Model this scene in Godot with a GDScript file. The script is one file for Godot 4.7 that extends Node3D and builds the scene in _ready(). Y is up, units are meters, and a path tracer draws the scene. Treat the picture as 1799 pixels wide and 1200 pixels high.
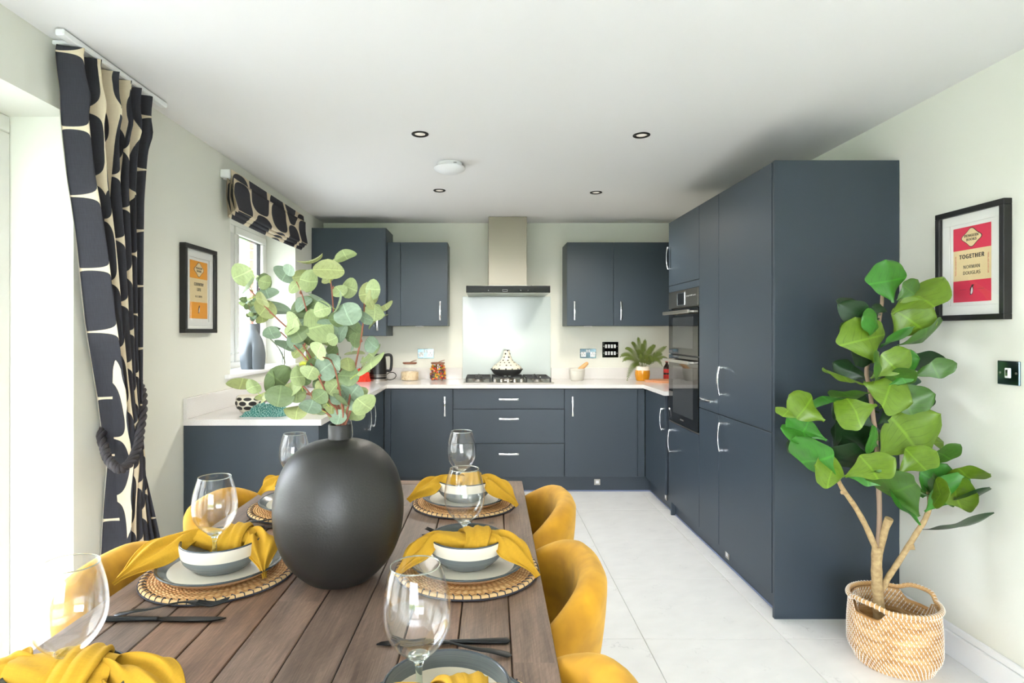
extends Node3D
# A fitted kitchen and dining room. x runs to the right, y up, -z into the room; metres.

var mats := {}
var noise := FastNoiseLite.new()
var rng := RandomNumberGenerator.new()

func _ready():
	rng.seed = 7
	noise.seed = 11
	set_view()
	make_materials()
	room()
	windows()
	outside()
	worktops()
	base_units()
	wall_units()
	tall_units()
	oven()
	cooking()
	dining_table()
	chairs()
	settings()
	vase()
	curtain()
	blind()
	sill_and_sink()
	counter_things()
	pictures()
	electrics()
	ceiling_fittings()
	fig_plant()

func set_view():
	var cam := Camera3D.new()
	cam.name = "camera"
	cam.projection = Camera3D.PROJECTION_FRUSTUM
	cam.near = 0.05
	cam.far = 200.0
	cam.size = 0.05 * 1200.0 / 1020.0
	cam.frustum_offset = Vector2(0.05 * 48.5 / 1020.0, -0.05 * 16.0 / 1020.0)
	cam.position = Vector3(0, 1.304, 0)
	add_child(cam)
	cam.current = true
	var sky_mat := ProceduralSkyMaterial.new()
	sky_mat.sky_top_color = Color(0.83, 0.90, 1.0)
	sky_mat.sky_horizon_color = Color(0.975, 0.98, 1.0)
	sky_mat.sky_curve = 0.25
	sky_mat.ground_bottom_color = Color(0.45, 0.5, 0.38)
	sky_mat.ground_horizon_color = Color(0.8, 0.82, 0.76)
	var sky := Sky.new()
	sky.sky_material = sky_mat
	var env := Environment.new()
	env.background_mode = Environment.BG_SKY
	env.sky = sky
	env.background_energy_multiplier = 1.0
	env.tonemap_mode = Environment.TONE_MAPPER_LINEAR
	env.tonemap_exposure = 27.0
	env.sdfgi_enabled = true
	env.ssao_enabled = true
	env.ssil_enabled = true
	var we := WorldEnvironment.new()
	we.name = "world_environment"
	we.environment = env
	add_child(we)
	var sun := DirectionalLight3D.new()
	sun.name = "sun"
	sun.light_energy = 0.1
	sun.light_color = Color(1.0, 0.96, 0.88)
	sun.light_angular_distance = 2.0
	sun.shadow_enabled = true
	add_child(sun)
	sun.look_at_from_position(Vector3(5, 9, -2), Vector3(0, 0, 0))

# ------------------------------------------------------------------ helpers
func ms() -> SurfaceTool:
	var st := SurfaceTool.new()
	st.begin(Mesh.PRIMITIVE_TRIANGLES)
	return st

func commit(st: SurfaceTool) -> ArrayMesh:
	st.generate_normals()
	return st.commit()

func obj(called: String, st, m: Material, parent: Node3D = null, off := Vector3.ZERO) -> MeshInstance3D:
	var mi := MeshInstance3D.new()
	mi.name = called
	mi.mesh = commit(st) if st is SurfaceTool else st
	mi.material_override = m
	mi.position = off
	(self if parent == null else parent).add_child(mi, true)
	return mi

func tag(o: Node3D, label: String, category: String, group := "") -> Node3D:
	o.set_meta("label", label)
	o.set_meta("category", category)
	if group != "":
		o.set_meta("group", group)
	return o

func thing(called: String, label: String, category: String, at := Vector3.ZERO, turn := 0.0, group := "") -> Node3D:
	var o := Node3D.new()
	o.name = numbered(called)
	add_child(o)
	o.position = at
	o.rotation.y = turn
	tag(o, label, category, group)
	return o

func numbered(called: String) -> String:
	if not has_node(NodePath(called)):
		return called
	var k := 1
	while has_node(NodePath("%s_%03d" % [called, k])):
		k += 1
	return "%s_%03d" % [called, k]

func dup(o: Node3D, at: Vector3, turn: float, label: String) -> Node3D:
	var base: String = str(o.name)
	var c: Node3D = o.duplicate()
	c.name = numbered(base)
	add_child(c)
	c.position = at
	c.rotation.y = turn
	c.set_meta("label", label)
	return c

func struct(called: String, st, m: Material, parent: Node3D = null) -> MeshInstance3D:
	var o := obj(called, st, m, parent)
	o.set_meta("kind", "structure")
	return o

func vert(st: SurfaceTool, p: Vector3, uv := Vector2.ZERO):
	st.set_uv(uv)
	st.add_vertex(p)

func poly(st: SurfaceTool, pts: Array, ctr: Vector3, uvs: Array = []):
	var n: Vector3 = (pts[1] - pts[0]).cross(pts[2] - pts[0])
	var order: Array = range(pts.size())
	if n.dot(pts[0] - ctr) > 0:
		order.reverse()
	for k in range(1, pts.size() - 1):
		for q in [order[0], order[k], order[k + 1]]:
			vert(st, pts[q], uvs[q] if uvs.size() else Vector2.ZERO)

func box(st: SurfaceTool, c: Vector3, s: Vector3, bev := 0.0, b := Basis()):
	st.set_smooth_group(-1)
	var h := s * 0.5
	bev = minf(bev, minf(h.x, minf(h.y, h.z)) * 0.9)
	var ax := [Vector3(1, 0, 0), Vector3(0, 1, 0), Vector3(0, 0, 1)]
	var corner := func(sg: Vector3, face: int) -> Vector3:
		var p := Vector3.ZERO
		for k in 3:
			p[k] = sg[k] * (h[k] if (k == face or bev <= 0.0) else h[k] - bev)
		return c + b * p
	for f in 3:
		var u := (f + 1) % 3
		var v := (f + 2) % 3
		for sgn in [-1.0, 1.0]:
			var pts := []
			for q in [[-1, -1], [1, -1], [1, 1], [-1, 1]]:
				var sg := Vector3.ZERO
				sg[f] = sgn
				sg[u] = q[0]
				sg[v] = q[1]
				pts.append(corner.call(sg, f))
			poly(st, pts, c, [Vector2(0, 0), Vector2(1, 0), Vector2(1, 1), Vector2(0, 1)])
	if bev <= 0.0:
		return
	for f in 3:   # edges running along axis f
		var u := (f + 1) % 3
		var v := (f + 2) % 3
		for q in [[-1, -1], [1, -1], [1, 1], [-1, 1]]:
			var a := Vector3.ZERO
			a[u] = q[0]
			a[v] = q[1]
			var lo := a
			lo[f] = -1
			var hi := a
			hi[f] = 1
			poly(st, [corner.call(lo, u), corner.call(hi, u), corner.call(hi, v), corner.call(lo, v)], c)
	for sx in [-1, 1]:
		for sy in [-1, 1]:
			for sz in [-1, 1]:
				var sg := Vector3(sx, sy, sz)
				poly(st, [corner.call(sg, 0), corner.call(sg, 1), corner.call(sg, 2)], c)

func box2(st: SurfaceTool, lo: Vector3, hi: Vector3, bev := 0.0):
	# between two corners given as (x, y, depth)
	var a := Vector3(lo.x, lo.y, -lo.z)
	var b := Vector3(hi.x, hi.y, -hi.z)
	box(st, (a + b) * 0.5, (b - a).abs(), bev)

func lathe(st: SurfaceTool, prof: Array, seg := 32, xf := Transform3D(), hard := 0.7):
	var group := 1
	for i in prof.size() - 1:
		if i > 0:
			var d0: Vector2 = (prof[i] - prof[i - 1]).normalized()
			var d1: Vector2 = (prof[i + 1] - prof[i]).normalized()
			if d0.dot(d1) < hard:
				group += 1
		st.set_smooth_group(group)
		for j in seg:
			var t0 := TAU * j / seg
			var t1 := TAU * (j + 1) / seg
			var p := []
			for e in [[i, t0], [i, t1], [i + 1, t1], [i + 1, t0]]:
				var q: Vector2 = prof[e[0]]
				p.append(xf * Vector3(q.x * cos(e[1]), q.y, q.x * sin(e[1])))
			var u0 := float(j) / seg
			var u1 := float(j + 1) / seg
			var w0 := float(i) / (prof.size() - 1)
			var w1 := float(i + 1) / (prof.size() - 1)
			if prof[i].x > 1e-6:
				vert(st, p[0], Vector2(u0, w0)); vert(st, p[1], Vector2(u1, w0)); vert(st, p[2], Vector2(u1, w1))
			if prof[i + 1].x > 1e-6:
				vert(st, p[0], Vector2(u0, w0)); vert(st, p[2], Vector2(u1, w1)); vert(st, p[3], Vector2(u0, w1))

func smooth_prof(pts: Array, n := 6) -> Array:
	# a Catmull-Rom curve through the given profile points
	var out := []
	for i in pts.size() - 1:
		var p0: Vector2 = pts[maxi(i - 1, 0)]
		var p3: Vector2 = pts[mini(i + 2, pts.size() - 1)]
		for k in n:
			out.append(pts[i].cubic_interpolate(pts[i + 1], p0, p3, float(k) / n))
	out.append(pts[-1])
	return out

func smooth_path(pts: Array, n := 6) -> Array:
	var out := []
	for i in pts.size() - 1:
		var p0: Vector3 = pts[maxi(i - 1, 0)]
		var p3: Vector3 = pts[mini(i + 2, pts.size() - 1)]
		for k in n:
			out.append(pts[i].cubic_interpolate(pts[i + 1], p0, p3, float(k) / n))
	out.append(pts[-1])
	return out

func frames(pts: Array, closed := false) -> Array:
	var out := []
	var last := Vector3.ZERO
	for i in pts.size():
		var a: Vector3 = pts[(i - 1 + pts.size()) % pts.size()] if closed or i > 0 else pts[i]
		var b: Vector3 = pts[(i + 1) % pts.size()] if closed or i < pts.size() - 1 else pts[i]
		var t := (b - a).normalized()
		if last == Vector3.ZERO:
			last = Vector3.UP if absf(t.y) < 0.9 else Vector3.RIGHT
		var n := (last - t * last.dot(t)).normalized()
		last = n
		out.append([t, n, t.cross(n)])
	return out

func tube(st: SurfaceTool, pts: Array, rad, seg := 8, closed := false, flat := Vector2.ONE):
	var fr := frames(pts, closed)
	var n := pts.size()
	st.set_smooth_group(0)
	var ring := func(i: int, j: int) -> Vector3:
		var k := i % n
		var a := TAU * j / seg
		var r: float = rad[k] if rad is Array else rad
		return pts[k] + (fr[k][1] * cos(a) * flat.x + fr[k][2] * sin(a) * flat.y) * r
	for i in (n if closed else n - 1):
		for j in seg:
			var a: Vector3 = ring.call(i, j)
			var b: Vector3 = ring.call(i + 1, j)
			var c: Vector3 = ring.call(i + 1, j + 1)
			var d: Vector3 = ring.call(i, j + 1)
			var u0 := float(j) / seg
			var u1 := float(j + 1) / seg
			vert(st, a, Vector2(u0, i)); vert(st, b, Vector2(u0, i + 1)); vert(st, c, Vector2(u1, i + 1))
			vert(st, a, Vector2(u0, i)); vert(st, c, Vector2(u1, i + 1)); vert(st, d, Vector2(u1, i))
	if closed:
		return
	for e in [0, n - 1]:
		var pts2 := []
		for j in seg:
			pts2.append(ring.call(e, j))
		st.set_smooth_group(-1)
		poly(st, pts2, pts[1] if e == 0 else pts[n - 2])

func grid(st: SurfaceTool, nu: int, nv: int, f: Callable, flip := false, us := 1.0, vs := 1.0):
	st.set_smooth_group(0)
	var p := []
	for i in nu + 1:
		var row := []
		for j in nv + 1:
			row.append(f.call(float(i) / nu, float(j) / nv))
		p.append(row)
	for i in nu:
		for j in nv:
			var q := [[i, j], [i + 1, j], [i + 1, j + 1], [i, j + 1]]
			for k in ([0, 2, 1, 0, 3, 2] if flip else [0, 1, 2, 0, 2, 3]):
				var a: int = q[k][0]
				var b: int = q[k][1]
				vert(st, p[a][b], Vector2(us * a / nu, vs * b / nv))

func prism(st: SurfaceTool, outline: PackedVector2Array, depth: float, xf := Transform3D()):
	# an outline in x, y pushed out along +z by depth
	st.set_smooth_group(-1)
	var idx := Geometry2D.triangulate_polygon(outline)
	var ctr := Vector2.ZERO
	for q in outline:
		ctr += q / outline.size()
	for k in range(0, idx.size(), 3):
		for z in [0.0, depth]:
			var t := []
			for e in 3:
				var q := outline[idx[k + e]]
				t.append(xf * Vector3(q.x, q.y, z))
			var mid: Vector3 = (t[0] + t[1] + t[2]) / 3.0
			poly(st, t, mid - xf.basis.z * (z - depth * 0.5))
	var cw := Geometry2D.is_polygon_clockwise(outline)
	for k in outline.size():
		var a := outline[k]
		var b := outline[(k + 1) % outline.size()]
		var nrm := (b - a).orthogonal() * (-1.0 if cw else 1.0)   # points inwards
		var mid := (a + b) * 0.5 + nrm.normalized() * 0.001
		poly(st, [xf * Vector3(a.x, a.y, 0), xf * Vector3(b.x, b.y, 0), xf * Vector3(b.x, b.y, depth), xf * Vector3(a.x, a.y, depth)], xf * Vector3(mid.x, mid.y, depth * 0.5))

func letters(parent: Node3D, called: String, text: String, cap: float, at: Vector3, b: Basis, m: Material, font := "Droid Sans", bold := false):
	var t := TextMesh.new()
	var f := SystemFont.new()
	f.font_names = PackedStringArray([font])
	f.font_weight = 700 if bold else 400
	t.font = f
	t.text = text
	t.font_size = 64
	t.pixel_size = cap / 46.0
	t.depth = 0.0006
	t.curve_step = 2.0
	var mi := MeshInstance3D.new()
	mi.name = called
	mi.mesh = t
	mi.material_override = m
	mi.transform = Transform3D(b, at)
	parent.add_child(mi, true)

func lerp_table(tab: Array, y: float) -> float:
	# piecewise linear through [key, value] rows with falling or rising keys
	for k in tab.size() - 1:
		var a: float = tab[k][0]
		var b: float = tab[k + 1][0]
		if (y - a) * (y - b) <= 0.0:
			return lerpf(tab[k][1], tab[k + 1][1], (y - a) / (b - a))
	return tab[0][1] if absf(y - tab[0][0]) < absf(y - tab[-1][0]) else tab[-1][1]

# ------------------------------------------------------------------ materials
func pm(called: String, c: Color, rough := 0.5, metal := 0.0) -> StandardMaterial3D:
	var m := StandardMaterial3D.new()
	m.resource_name = called
	m.albedo_color = c
	m.roughness = rough
	m.metallic = metal
	mats[called] = m
	return m

func c8(r: int, g: int, b: int) -> Color:
	return Color(r / 255.0, g / 255.0, b / 255.0)

func tex_of(w: int, h: int, f: Callable) -> ImageTexture:
	var im := Image.create_empty(w, h, false, Image.FORMAT_RGB8)
	for y in h:
		for x in w:
			im.set_pixel(x, y, f.call(float(x) / w, float(y) / h))
	im.generate_mipmaps()
	return ImageTexture.create_from_image(im)

func noise_map(freq: float, lo: Color, hi: Color, size := 256, kind := FastNoiseLite.TYPE_SIMPLEX_SMOOTH, normal := false) -> NoiseTexture2D:
	var n := FastNoiseLite.new()
	n.noise_type = kind
	n.seed = 5
	n.frequency = freq
	n.fractal_octaves = 4
	var t := NoiseTexture2D.new()
	t.noise = n
	t.width = size
	t.height = size
	t.seamless = true
	if normal:
		t.as_normal_map = true
		t.bump_strength = 2.0
	else:
		var g := Gradient.new()
		g.set_color(0, lo)
		g.set_color(1, hi)
		t.color_ramp = g
	return t

func triplanar(m: StandardMaterial3D, s: float):
	m.uv1_triplanar = true
	m.uv1_world_triplanar = true
	m.uv1_scale = Vector3(s, s, s)

func pebble(u: float, v: float) -> float:
	# 1 on the dark stones of the printed fabric, 0 on the cream gaps; four columns and two rows per tile
	var warp := u * 4.0 + 0.10 * sin(TAU * u) + 0.045 * sin(TAU * v + 1.0)
	var c := int(floor(fposmod(warp, 4.0)))
	var x := fposmod(warp, 1.0) - 0.5
	var shift: float = [0.0, 0.46, 0.17, 0.68][c]
	var yy := v * 2.0 + shift + 0.06 * sin(TAU * v + c * 1.9) + 0.05 * x
	var row := int(floor(fposmod(yy, 2.0)))
	var y := fposmod(yy, 1.0) - 0.5
	var hw := 0.460 + 0.018 * sin(c * 3.0 + row * 2.0)
	# each stone bulges more on one side
	var side := 0.06 * sin(c * 2.1 + row * 1.3)
	var a := absf(x + side * (0.5 - absf(y))) / hw
	var b := absf(y) / 0.486
	var e := 2.6 + 0.5 * sin(c * 1.7 + row)
	return 1.0 - smoothstep(0.975, 1.005, pow(a, e) + pow(b, e + 0.3))

func make_materials():
	# paint, ceiling, floor
	var w := pm("wall_paint", c8(227, 227, 215), 0.85)
	w.normal_texture = noise_map(0.05, Color.BLACK, Color.WHITE, 256, FastNoiseLite.TYPE_SIMPLEX, true)
	w.normal_enabled = true
	w.normal_scale = 0.05
	triplanar(w, 3.0)
	pm("ceiling_paint", c8(235, 233, 230), 0.9)
	pm("white_paint", c8(240, 241, 240), 0.35)
	pm("upvc", c8(228, 227, 220), 0.25)
	pm("grout", c8(205, 203, 190), 0.9)
	noise.frequency = 1.0
	noise.fractal_octaves = 4
	for k in 3:
		var t := pm("tile_%d" % k, Color.WHITE, 0.22)
		var ox := k * 7.3
		t.albedo_texture = tex_of(192, 192, func(u: float, v: float):
			var q := noise.get_noise_2d(u * 3.0 + ox, v * 5.0 + u * 1.5)
			var vein := 1.0 - smoothstep(0.0, 0.03, absf(noise.get_noise_2d(u * 1.6 + ox + 9.0, v * 2.6 + q * 0.4 + ox)))
			var patch := smoothstep(0.05, 0.45, noise.get_noise_2d(u * 2.0 + 40.0 + ox, v * 2.0))
			var g := 0.945 + 0.02 * q - 0.075 * vein * patch
			return Color(g, g * 0.998, g * 0.985))
		mats["tile_%d" % k] = t
	# cabinets and worktops
	var navy := pm("navy", c8(51, 62, 72), 0.42)
	navy.normal_enabled = true
	navy.normal_texture = noise_map(0.08, Color.BLACK, Color.WHITE, 256, FastNoiseLite.TYPE_SIMPLEX, true)
	navy.normal_scale = 0.03
	triplanar(navy, 4.0)
	pm("navy_carcass", c8(52, 60, 68), 0.5)
	pm("plinth_seal", c8(120, 130, 160), 0.3)
	var qz := pm("quartz", Color.WHITE, 0.12)
	qz.albedo_texture = noise_map(0.35, c8(216, 212, 207), c8(236, 233, 229), 256)
	triplanar(qz, 2.0)
	pm("chrome", c8(235, 236, 238), 0.08, 1.0)
	pm("steel", c8(178, 173, 165), 0.33, 1.0)
	pm("mirror_plate", c8(128, 148, 162), 0.14, 1.0)
	pm("brushed_steel", c8(150, 142, 132), 0.36, 1.0)
	pm("dark_steel", c8(120, 118, 114), 0.35, 1.0)
	pm("cast_iron", c8(56, 58, 60), 0.6)
	pm("black_glass", c8(8, 9, 10), 0.05)
	pm("black_plastic", c8(18, 19, 20), 0.35)
	pm("grey_plastic", c8(150, 152, 152), 0.4)
	pm("white_plastic", c8(238, 238, 238), 0.35)
	pm("frosted_splashback", c8(200, 210, 207), 0.15)
	var pane := pm("pane", Color(1, 1, 1, 0.0), 0.0)
	pane.transparency = BaseMaterial3D.TRANSPARENCY_ALPHA
	var og := pm("oven_window", Color(0.25, 0.26, 0.26, 0.55), 0.0)
	og.transparency = BaseMaterial3D.TRANSPARENCY_ALPHA
	var wg := pm("wine_glass_shell", Color(1.0, 1.0, 1.0, 0.0), 0.0)
	wg.transparency = BaseMaterial3D.TRANSPARENCY_ALPHA
	var sg := pm("solid_glass", Color(0.93, 0.99, 0.98, 0.02), 0.0)
	sg.refraction_enabled = true
	sg.refraction_scale = 0.045
	sg.transparency = BaseMaterial3D.TRANSPARENCY_ALPHA
	# table
	for k in 3:
		var wood := pm("plank_%d" % k, [Color(1, 1, 1), Color(1.0, 0.94, 0.89), Color(0.90, 0.92, 0.94)][k], 0.46)
		var oy := k * 13.7
		noise.frequency = 1.0
		wood.albedo_texture = tex_of(128, 1024, func(u: float, v: float):
			var warp := noise.get_noise_2d(u * 1.5 + oy, v * 3.0) * 0.6
			var grain := noise.get_noise_2d(u * 34.0 + warp * 8.0 + oy, v * 5.0)
			var fine := noise.get_noise_2d(u * 160.0, v * 24.0 + oy)
			var saw := noise.get_noise_2d(u * 4.0 + oy, v * 150.0 + u * 10.0)
			var blotch := noise.get_noise_2d(u * 1.6 + 5.0, v * 6.0 + oy)
			var g := 0.5 + 0.42 * grain + 0.24 * fine + 0.16 * saw + 0.5 * blotch
			var c := c8(88, 69, 57).lerp(c8(142, 117, 99), clampf(g, 0.0, 1.0))
			var scratch := smoothstep(0.52, 0.62, noise.get_noise_2d(u * 30.0 + 90.0, v * 60.0 + oy))
			c = c.lerp(c8(165, 140, 118), scratch * 0.5)
			var kx := (u - 0.62) * 0.09
			var kv := (v - 0.2 - 0.22 * k) * 1.8
			var knot := sqrt(kx * kx + kv * kv)
			return c.lerp(c8(58, 44, 36), 0.7 * (1.0 - smoothstep(0.004, 0.012, knot))))
	pm("table_leg", c8(80, 64, 54), 0.55)
	# chairs and cloth
	var vel := pm("velvet", c8(228, 168, 28), 0.75)
	vel.rim_enabled = true
	vel.rim = 1.0
	vel.rim_tint = 0.55
	vel.albedo_texture = noise_map(0.03, c8(188, 176, 160), c8(255, 255, 255), 256)
	triplanar(vel, 1.6)
	pm("black_metal", c8(30, 30, 31), 0.4, 0.6)
	var nap := pm("linen", c8(206, 158, 34), 0.9)
	nap.rim_enabled = true
	nap.rim = 0.4
	nap.rim_tint = 0.8
	noise.frequency = 1.0
	nap.albedo_texture = tex_of(256, 256, func(u: float, v: float):
		var g := 0.93 + 0.05 * noise.get_noise_2d(u * 150.0, v * 6.0) + 0.05 * noise.get_noise_2d(u * 6.0 + 50.0, v * 150.0)
		return Color(g, g, g))
	nap.backlight_enabled = true
	nap.backlight = Color(0.35, 0.25, 0.05)
	# pottery
	pm("cream_glaze", c8(232, 224, 204), 0.25)
	var gg := pm("grey_glaze", Color.WHITE, 0.22)
	gg.albedo_texture = tex_of(64, 128, func(u: float, v: float):
		var g := noise.get_noise_2d(u * 3.0, v * 40.0) * 0.5 + 0.5
		return c8(90, 97, 98).lerp(c8(130, 136, 135), g))
	pm("rim_glaze", c8(62, 70, 75), 0.25)
	pm("bare_clay", c8(206, 176, 140), 0.8)
	# seagrass
	var sea := pm("seagrass", Color.WHITE, 0.8)
	sea.albedo_texture = tex_of(512, 256, func(u: float, v: float):
		var ring := floorf(v * 24.0)
		var s := fposmod(u * 60.0 + 0.5 * ring + 0.35 * v * 24.0, 1.0)
		var strand := sin(PI * s) * sin(PI * fposmod(v * 24.0, 1.0))
		var n := noise.get_noise_2d(u * 70.0, ring * 3.0)
		var c := c8(176, 122, 66).lerp(c8(238, 200, 142), clampf(strand * 1.5, 0.0, 1.0))
		return c.lerp(c8(206, 142, 84), clampf(n * 1.4, 0.0, 0.5)))
	sea.heightmap_enabled = true
	sea.heightmap_scale = 0.25
	sea.heightmap_texture = tex_of(512, 256, func(u: float, v: float):
		var ring := floorf(v * 24.0)
		var s := fposmod(u * 60.0 + 0.5 * ring + 0.35 * v * 24.0, 1.0)
		var strand := sin(PI * s) * sin(PI * fposmod(v * 24.0, 1.0))
		return Color(strand, strand, strand))
	pm("straw_edge", c8(214, 178, 126), 0.8)
	pm("dark_thread", c8(52, 52, 62), 0.8)
	pm("basket_grass", Color.WHITE, 0.85)
	mats["basket_grass"].albedo_texture = noise_map(0.03, c8(172, 122, 66), c8(232, 196, 142), 256)
	pm("white_thread", c8(240, 234, 222), 0.8)
	pm("black_pottery", c8(31, 30, 28), 0.45)
	mats["black_pottery"].normal_enabled = true
	mats["black_pottery"].normal_texture = noise_map(0.12, Color.BLACK, Color.WHITE, 256, FastNoiseLite.TYPE_SIMPLEX, true)
	mats["black_pottery"].normal_scale = 0.12
	triplanar(mats["black_pottery"], 5.0)
	pm("cutlery_black", c8(40, 42, 44), 0.35, 0.7)
	# printed fabric
	var fab := tex_of(1280, 560, func(u: float, v: float):
		var slub := 0.5 + 0.5 * noise.get_noise_2d(u * 380.0, v * 9.0)
		var weft := 0.5 + 0.5 * noise.get_noise_2d(u * 14.0 + 30.0, v * 190.0)
		var dark := c8(30, 30, 36).lerp(c8(58, 59, 68), 0.55 * slub + 0.35 * weft)
		var pale := c8(206, 190, 160).lerp(c8(228, 214, 186), 0.5 * slub + 0.5 * weft)
		return pale.lerp(dark, pebble(u, v)))
	var pf := pm("printed_fabric", Color.WHITE, 0.85)
	pf.albedo_texture = fab
	var cf: StandardMaterial3D = pf.duplicate()
	cf.uv1_offset = Vector3(-0.155 / 1.12, 0.1, 0)
	mats["curtain_fabric"] = cf
	pm("lining", c8(222, 214, 196), 0.9)
	pm("cord", c8(46, 42, 46), 0.6)
	# plants
	var vein := tex_of(128, 192, func(u: float, v: float):
		var x := absf(u - 0.5) * 2.0
		var mid := 1.0 - smoothstep(0.015, 0.06, x)
		var side := 1.0 - smoothstep(0.02, 0.09, absf(fposmod(v * 6.0 - x * 1.5, 1.0) - 0.5))
		side *= 1.0 - smoothstep(0.1, 0.95, x)
		var mott := 0.86 + 0.06 * noise.get_noise_2d(u * 5.0, v * 5.0)
		var g := clampf(mott + 0.14 * mid - 0.10 * side * (1.0 - mid), 0.0, 1.0)
		return Color(g, g, g * 0.95))
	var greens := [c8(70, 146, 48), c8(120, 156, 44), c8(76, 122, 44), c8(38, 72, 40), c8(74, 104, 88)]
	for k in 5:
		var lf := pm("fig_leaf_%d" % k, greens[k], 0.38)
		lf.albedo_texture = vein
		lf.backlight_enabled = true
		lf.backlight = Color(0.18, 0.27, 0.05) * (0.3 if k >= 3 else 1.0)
	var euc := [c8(178, 194, 142), c8(146, 168, 148), c8(128, 147, 106), c8(170, 178, 122)]
	for k in 4:
		var lf := pm("eucalyptus_leaf_%d" % k, euc[k], 0.55)
		lf.albedo_texture = vein
		lf.backlight_enabled = true
		lf.backlight = Color(0.20, 0.24, 0.13)
	pm("red_stem", c8(140, 84, 62), 0.6)
	pm("green_stem", c8(150, 165, 70), 0.6)
	pm("fern_leaf", c8(96, 112, 42), 0.6)
	pm("fern_bright", c8(178, 184, 52), 0.6)
	var bark := pm("bark", Color.WHITE, 0.8)
	bark.albedo_texture = noise_map(0.06, c8(150, 122, 84), c8(196, 172, 124), 128)
	triplanar(bark, 6.0)
	pm("twig", c8(156, 132, 110), 0.75)
	# small things
	pm("picture_black", c8(26, 26, 26), 0.35)
	pm("mount_card", c8(240, 240, 234), 0.8)
	pm("print_red", c8(226, 42, 78), 0.6)
	pm("print_orange", c8(244, 164, 8), 0.6)
	pm("print_cream", c8(238, 216, 164), 0.6)
	pm("ink", c8(44, 40, 38), 0.7)
	pm("red_ink", c8(222, 110, 90), 0.7)
	pm("oats", c8(236, 216, 180), 0.8)
	pm("pasta_yellow", c8(240, 170, 30), 0.5)
	pm("pasta_red", c8(206, 70, 40), 0.5)
	pm("pasta_purple", c8(120, 60, 84), 0.5)
	pm("pasta_green", c8(120, 122, 70), 0.5)
	pm("acacia", c8(136, 86, 62), 0.5)
	pm("board_wood", c8(204, 142, 100), 0.5)
	pm("beech", c8(222, 170, 112), 0.5)
	pm("white_pottery", c8(212, 209, 198), 0.5)
	pm("amber_glaze", c8(206, 136, 16), 0.2)
	pm("slate_pottery", c8(104, 110, 114), 0.5)
	pm("taupe_pottery", c8(168, 156, 146), 0.6)
	pm("red_cloth", c8(220, 62, 40), 0.85)
	pm("soil", c8(60, 48, 38), 0.95)
	pm("label_red", c8(190, 40, 36), 0.5)
	pm("brown_glass", c8(44, 22, 16), 0.12)
	var lamp := pm("spot_lens", c8(150, 156, 156), 0.25)
	lamp.emission_enabled = true
	lamp.emission = Color(1.0, 0.95, 0.86)
	lamp.emission_energy_multiplier = 0.02
	pm("brick", c8(176, 96, 78), 0.9)
	pm("mortar", c8(198, 190, 176), 0.95)
	pm("grass", c8(96, 124, 62), 0.95)
	pm("render", c8(206, 202, 192), 0.95)
	pm("paving", c8(158, 155, 148), 0.9)
	var check := pm("green_check", Color.WHITE, 0.9)
	check.albedo_texture = tex_of(64, 64, func(u: float, v: float):
		var a := fposmod(u * 8.0, 1.0) < 0.5
		var b := fposmod(v * 8.0, 1.0) < 0.5
		return c8(40, 112, 104) if a == b else c8(140, 178, 168))
	pm("teal_dark", c8(24, 90, 84), 0.8)

# ------------------------------------------------------------------ the room
const XL := -1.465
const XR := 1.889
const DB := 5.285     # depth of the back wall
const DR := -2.9      # depth of the wall behind the camera
const HC := 2.299
const WT := 0.881     # worktop height

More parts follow.
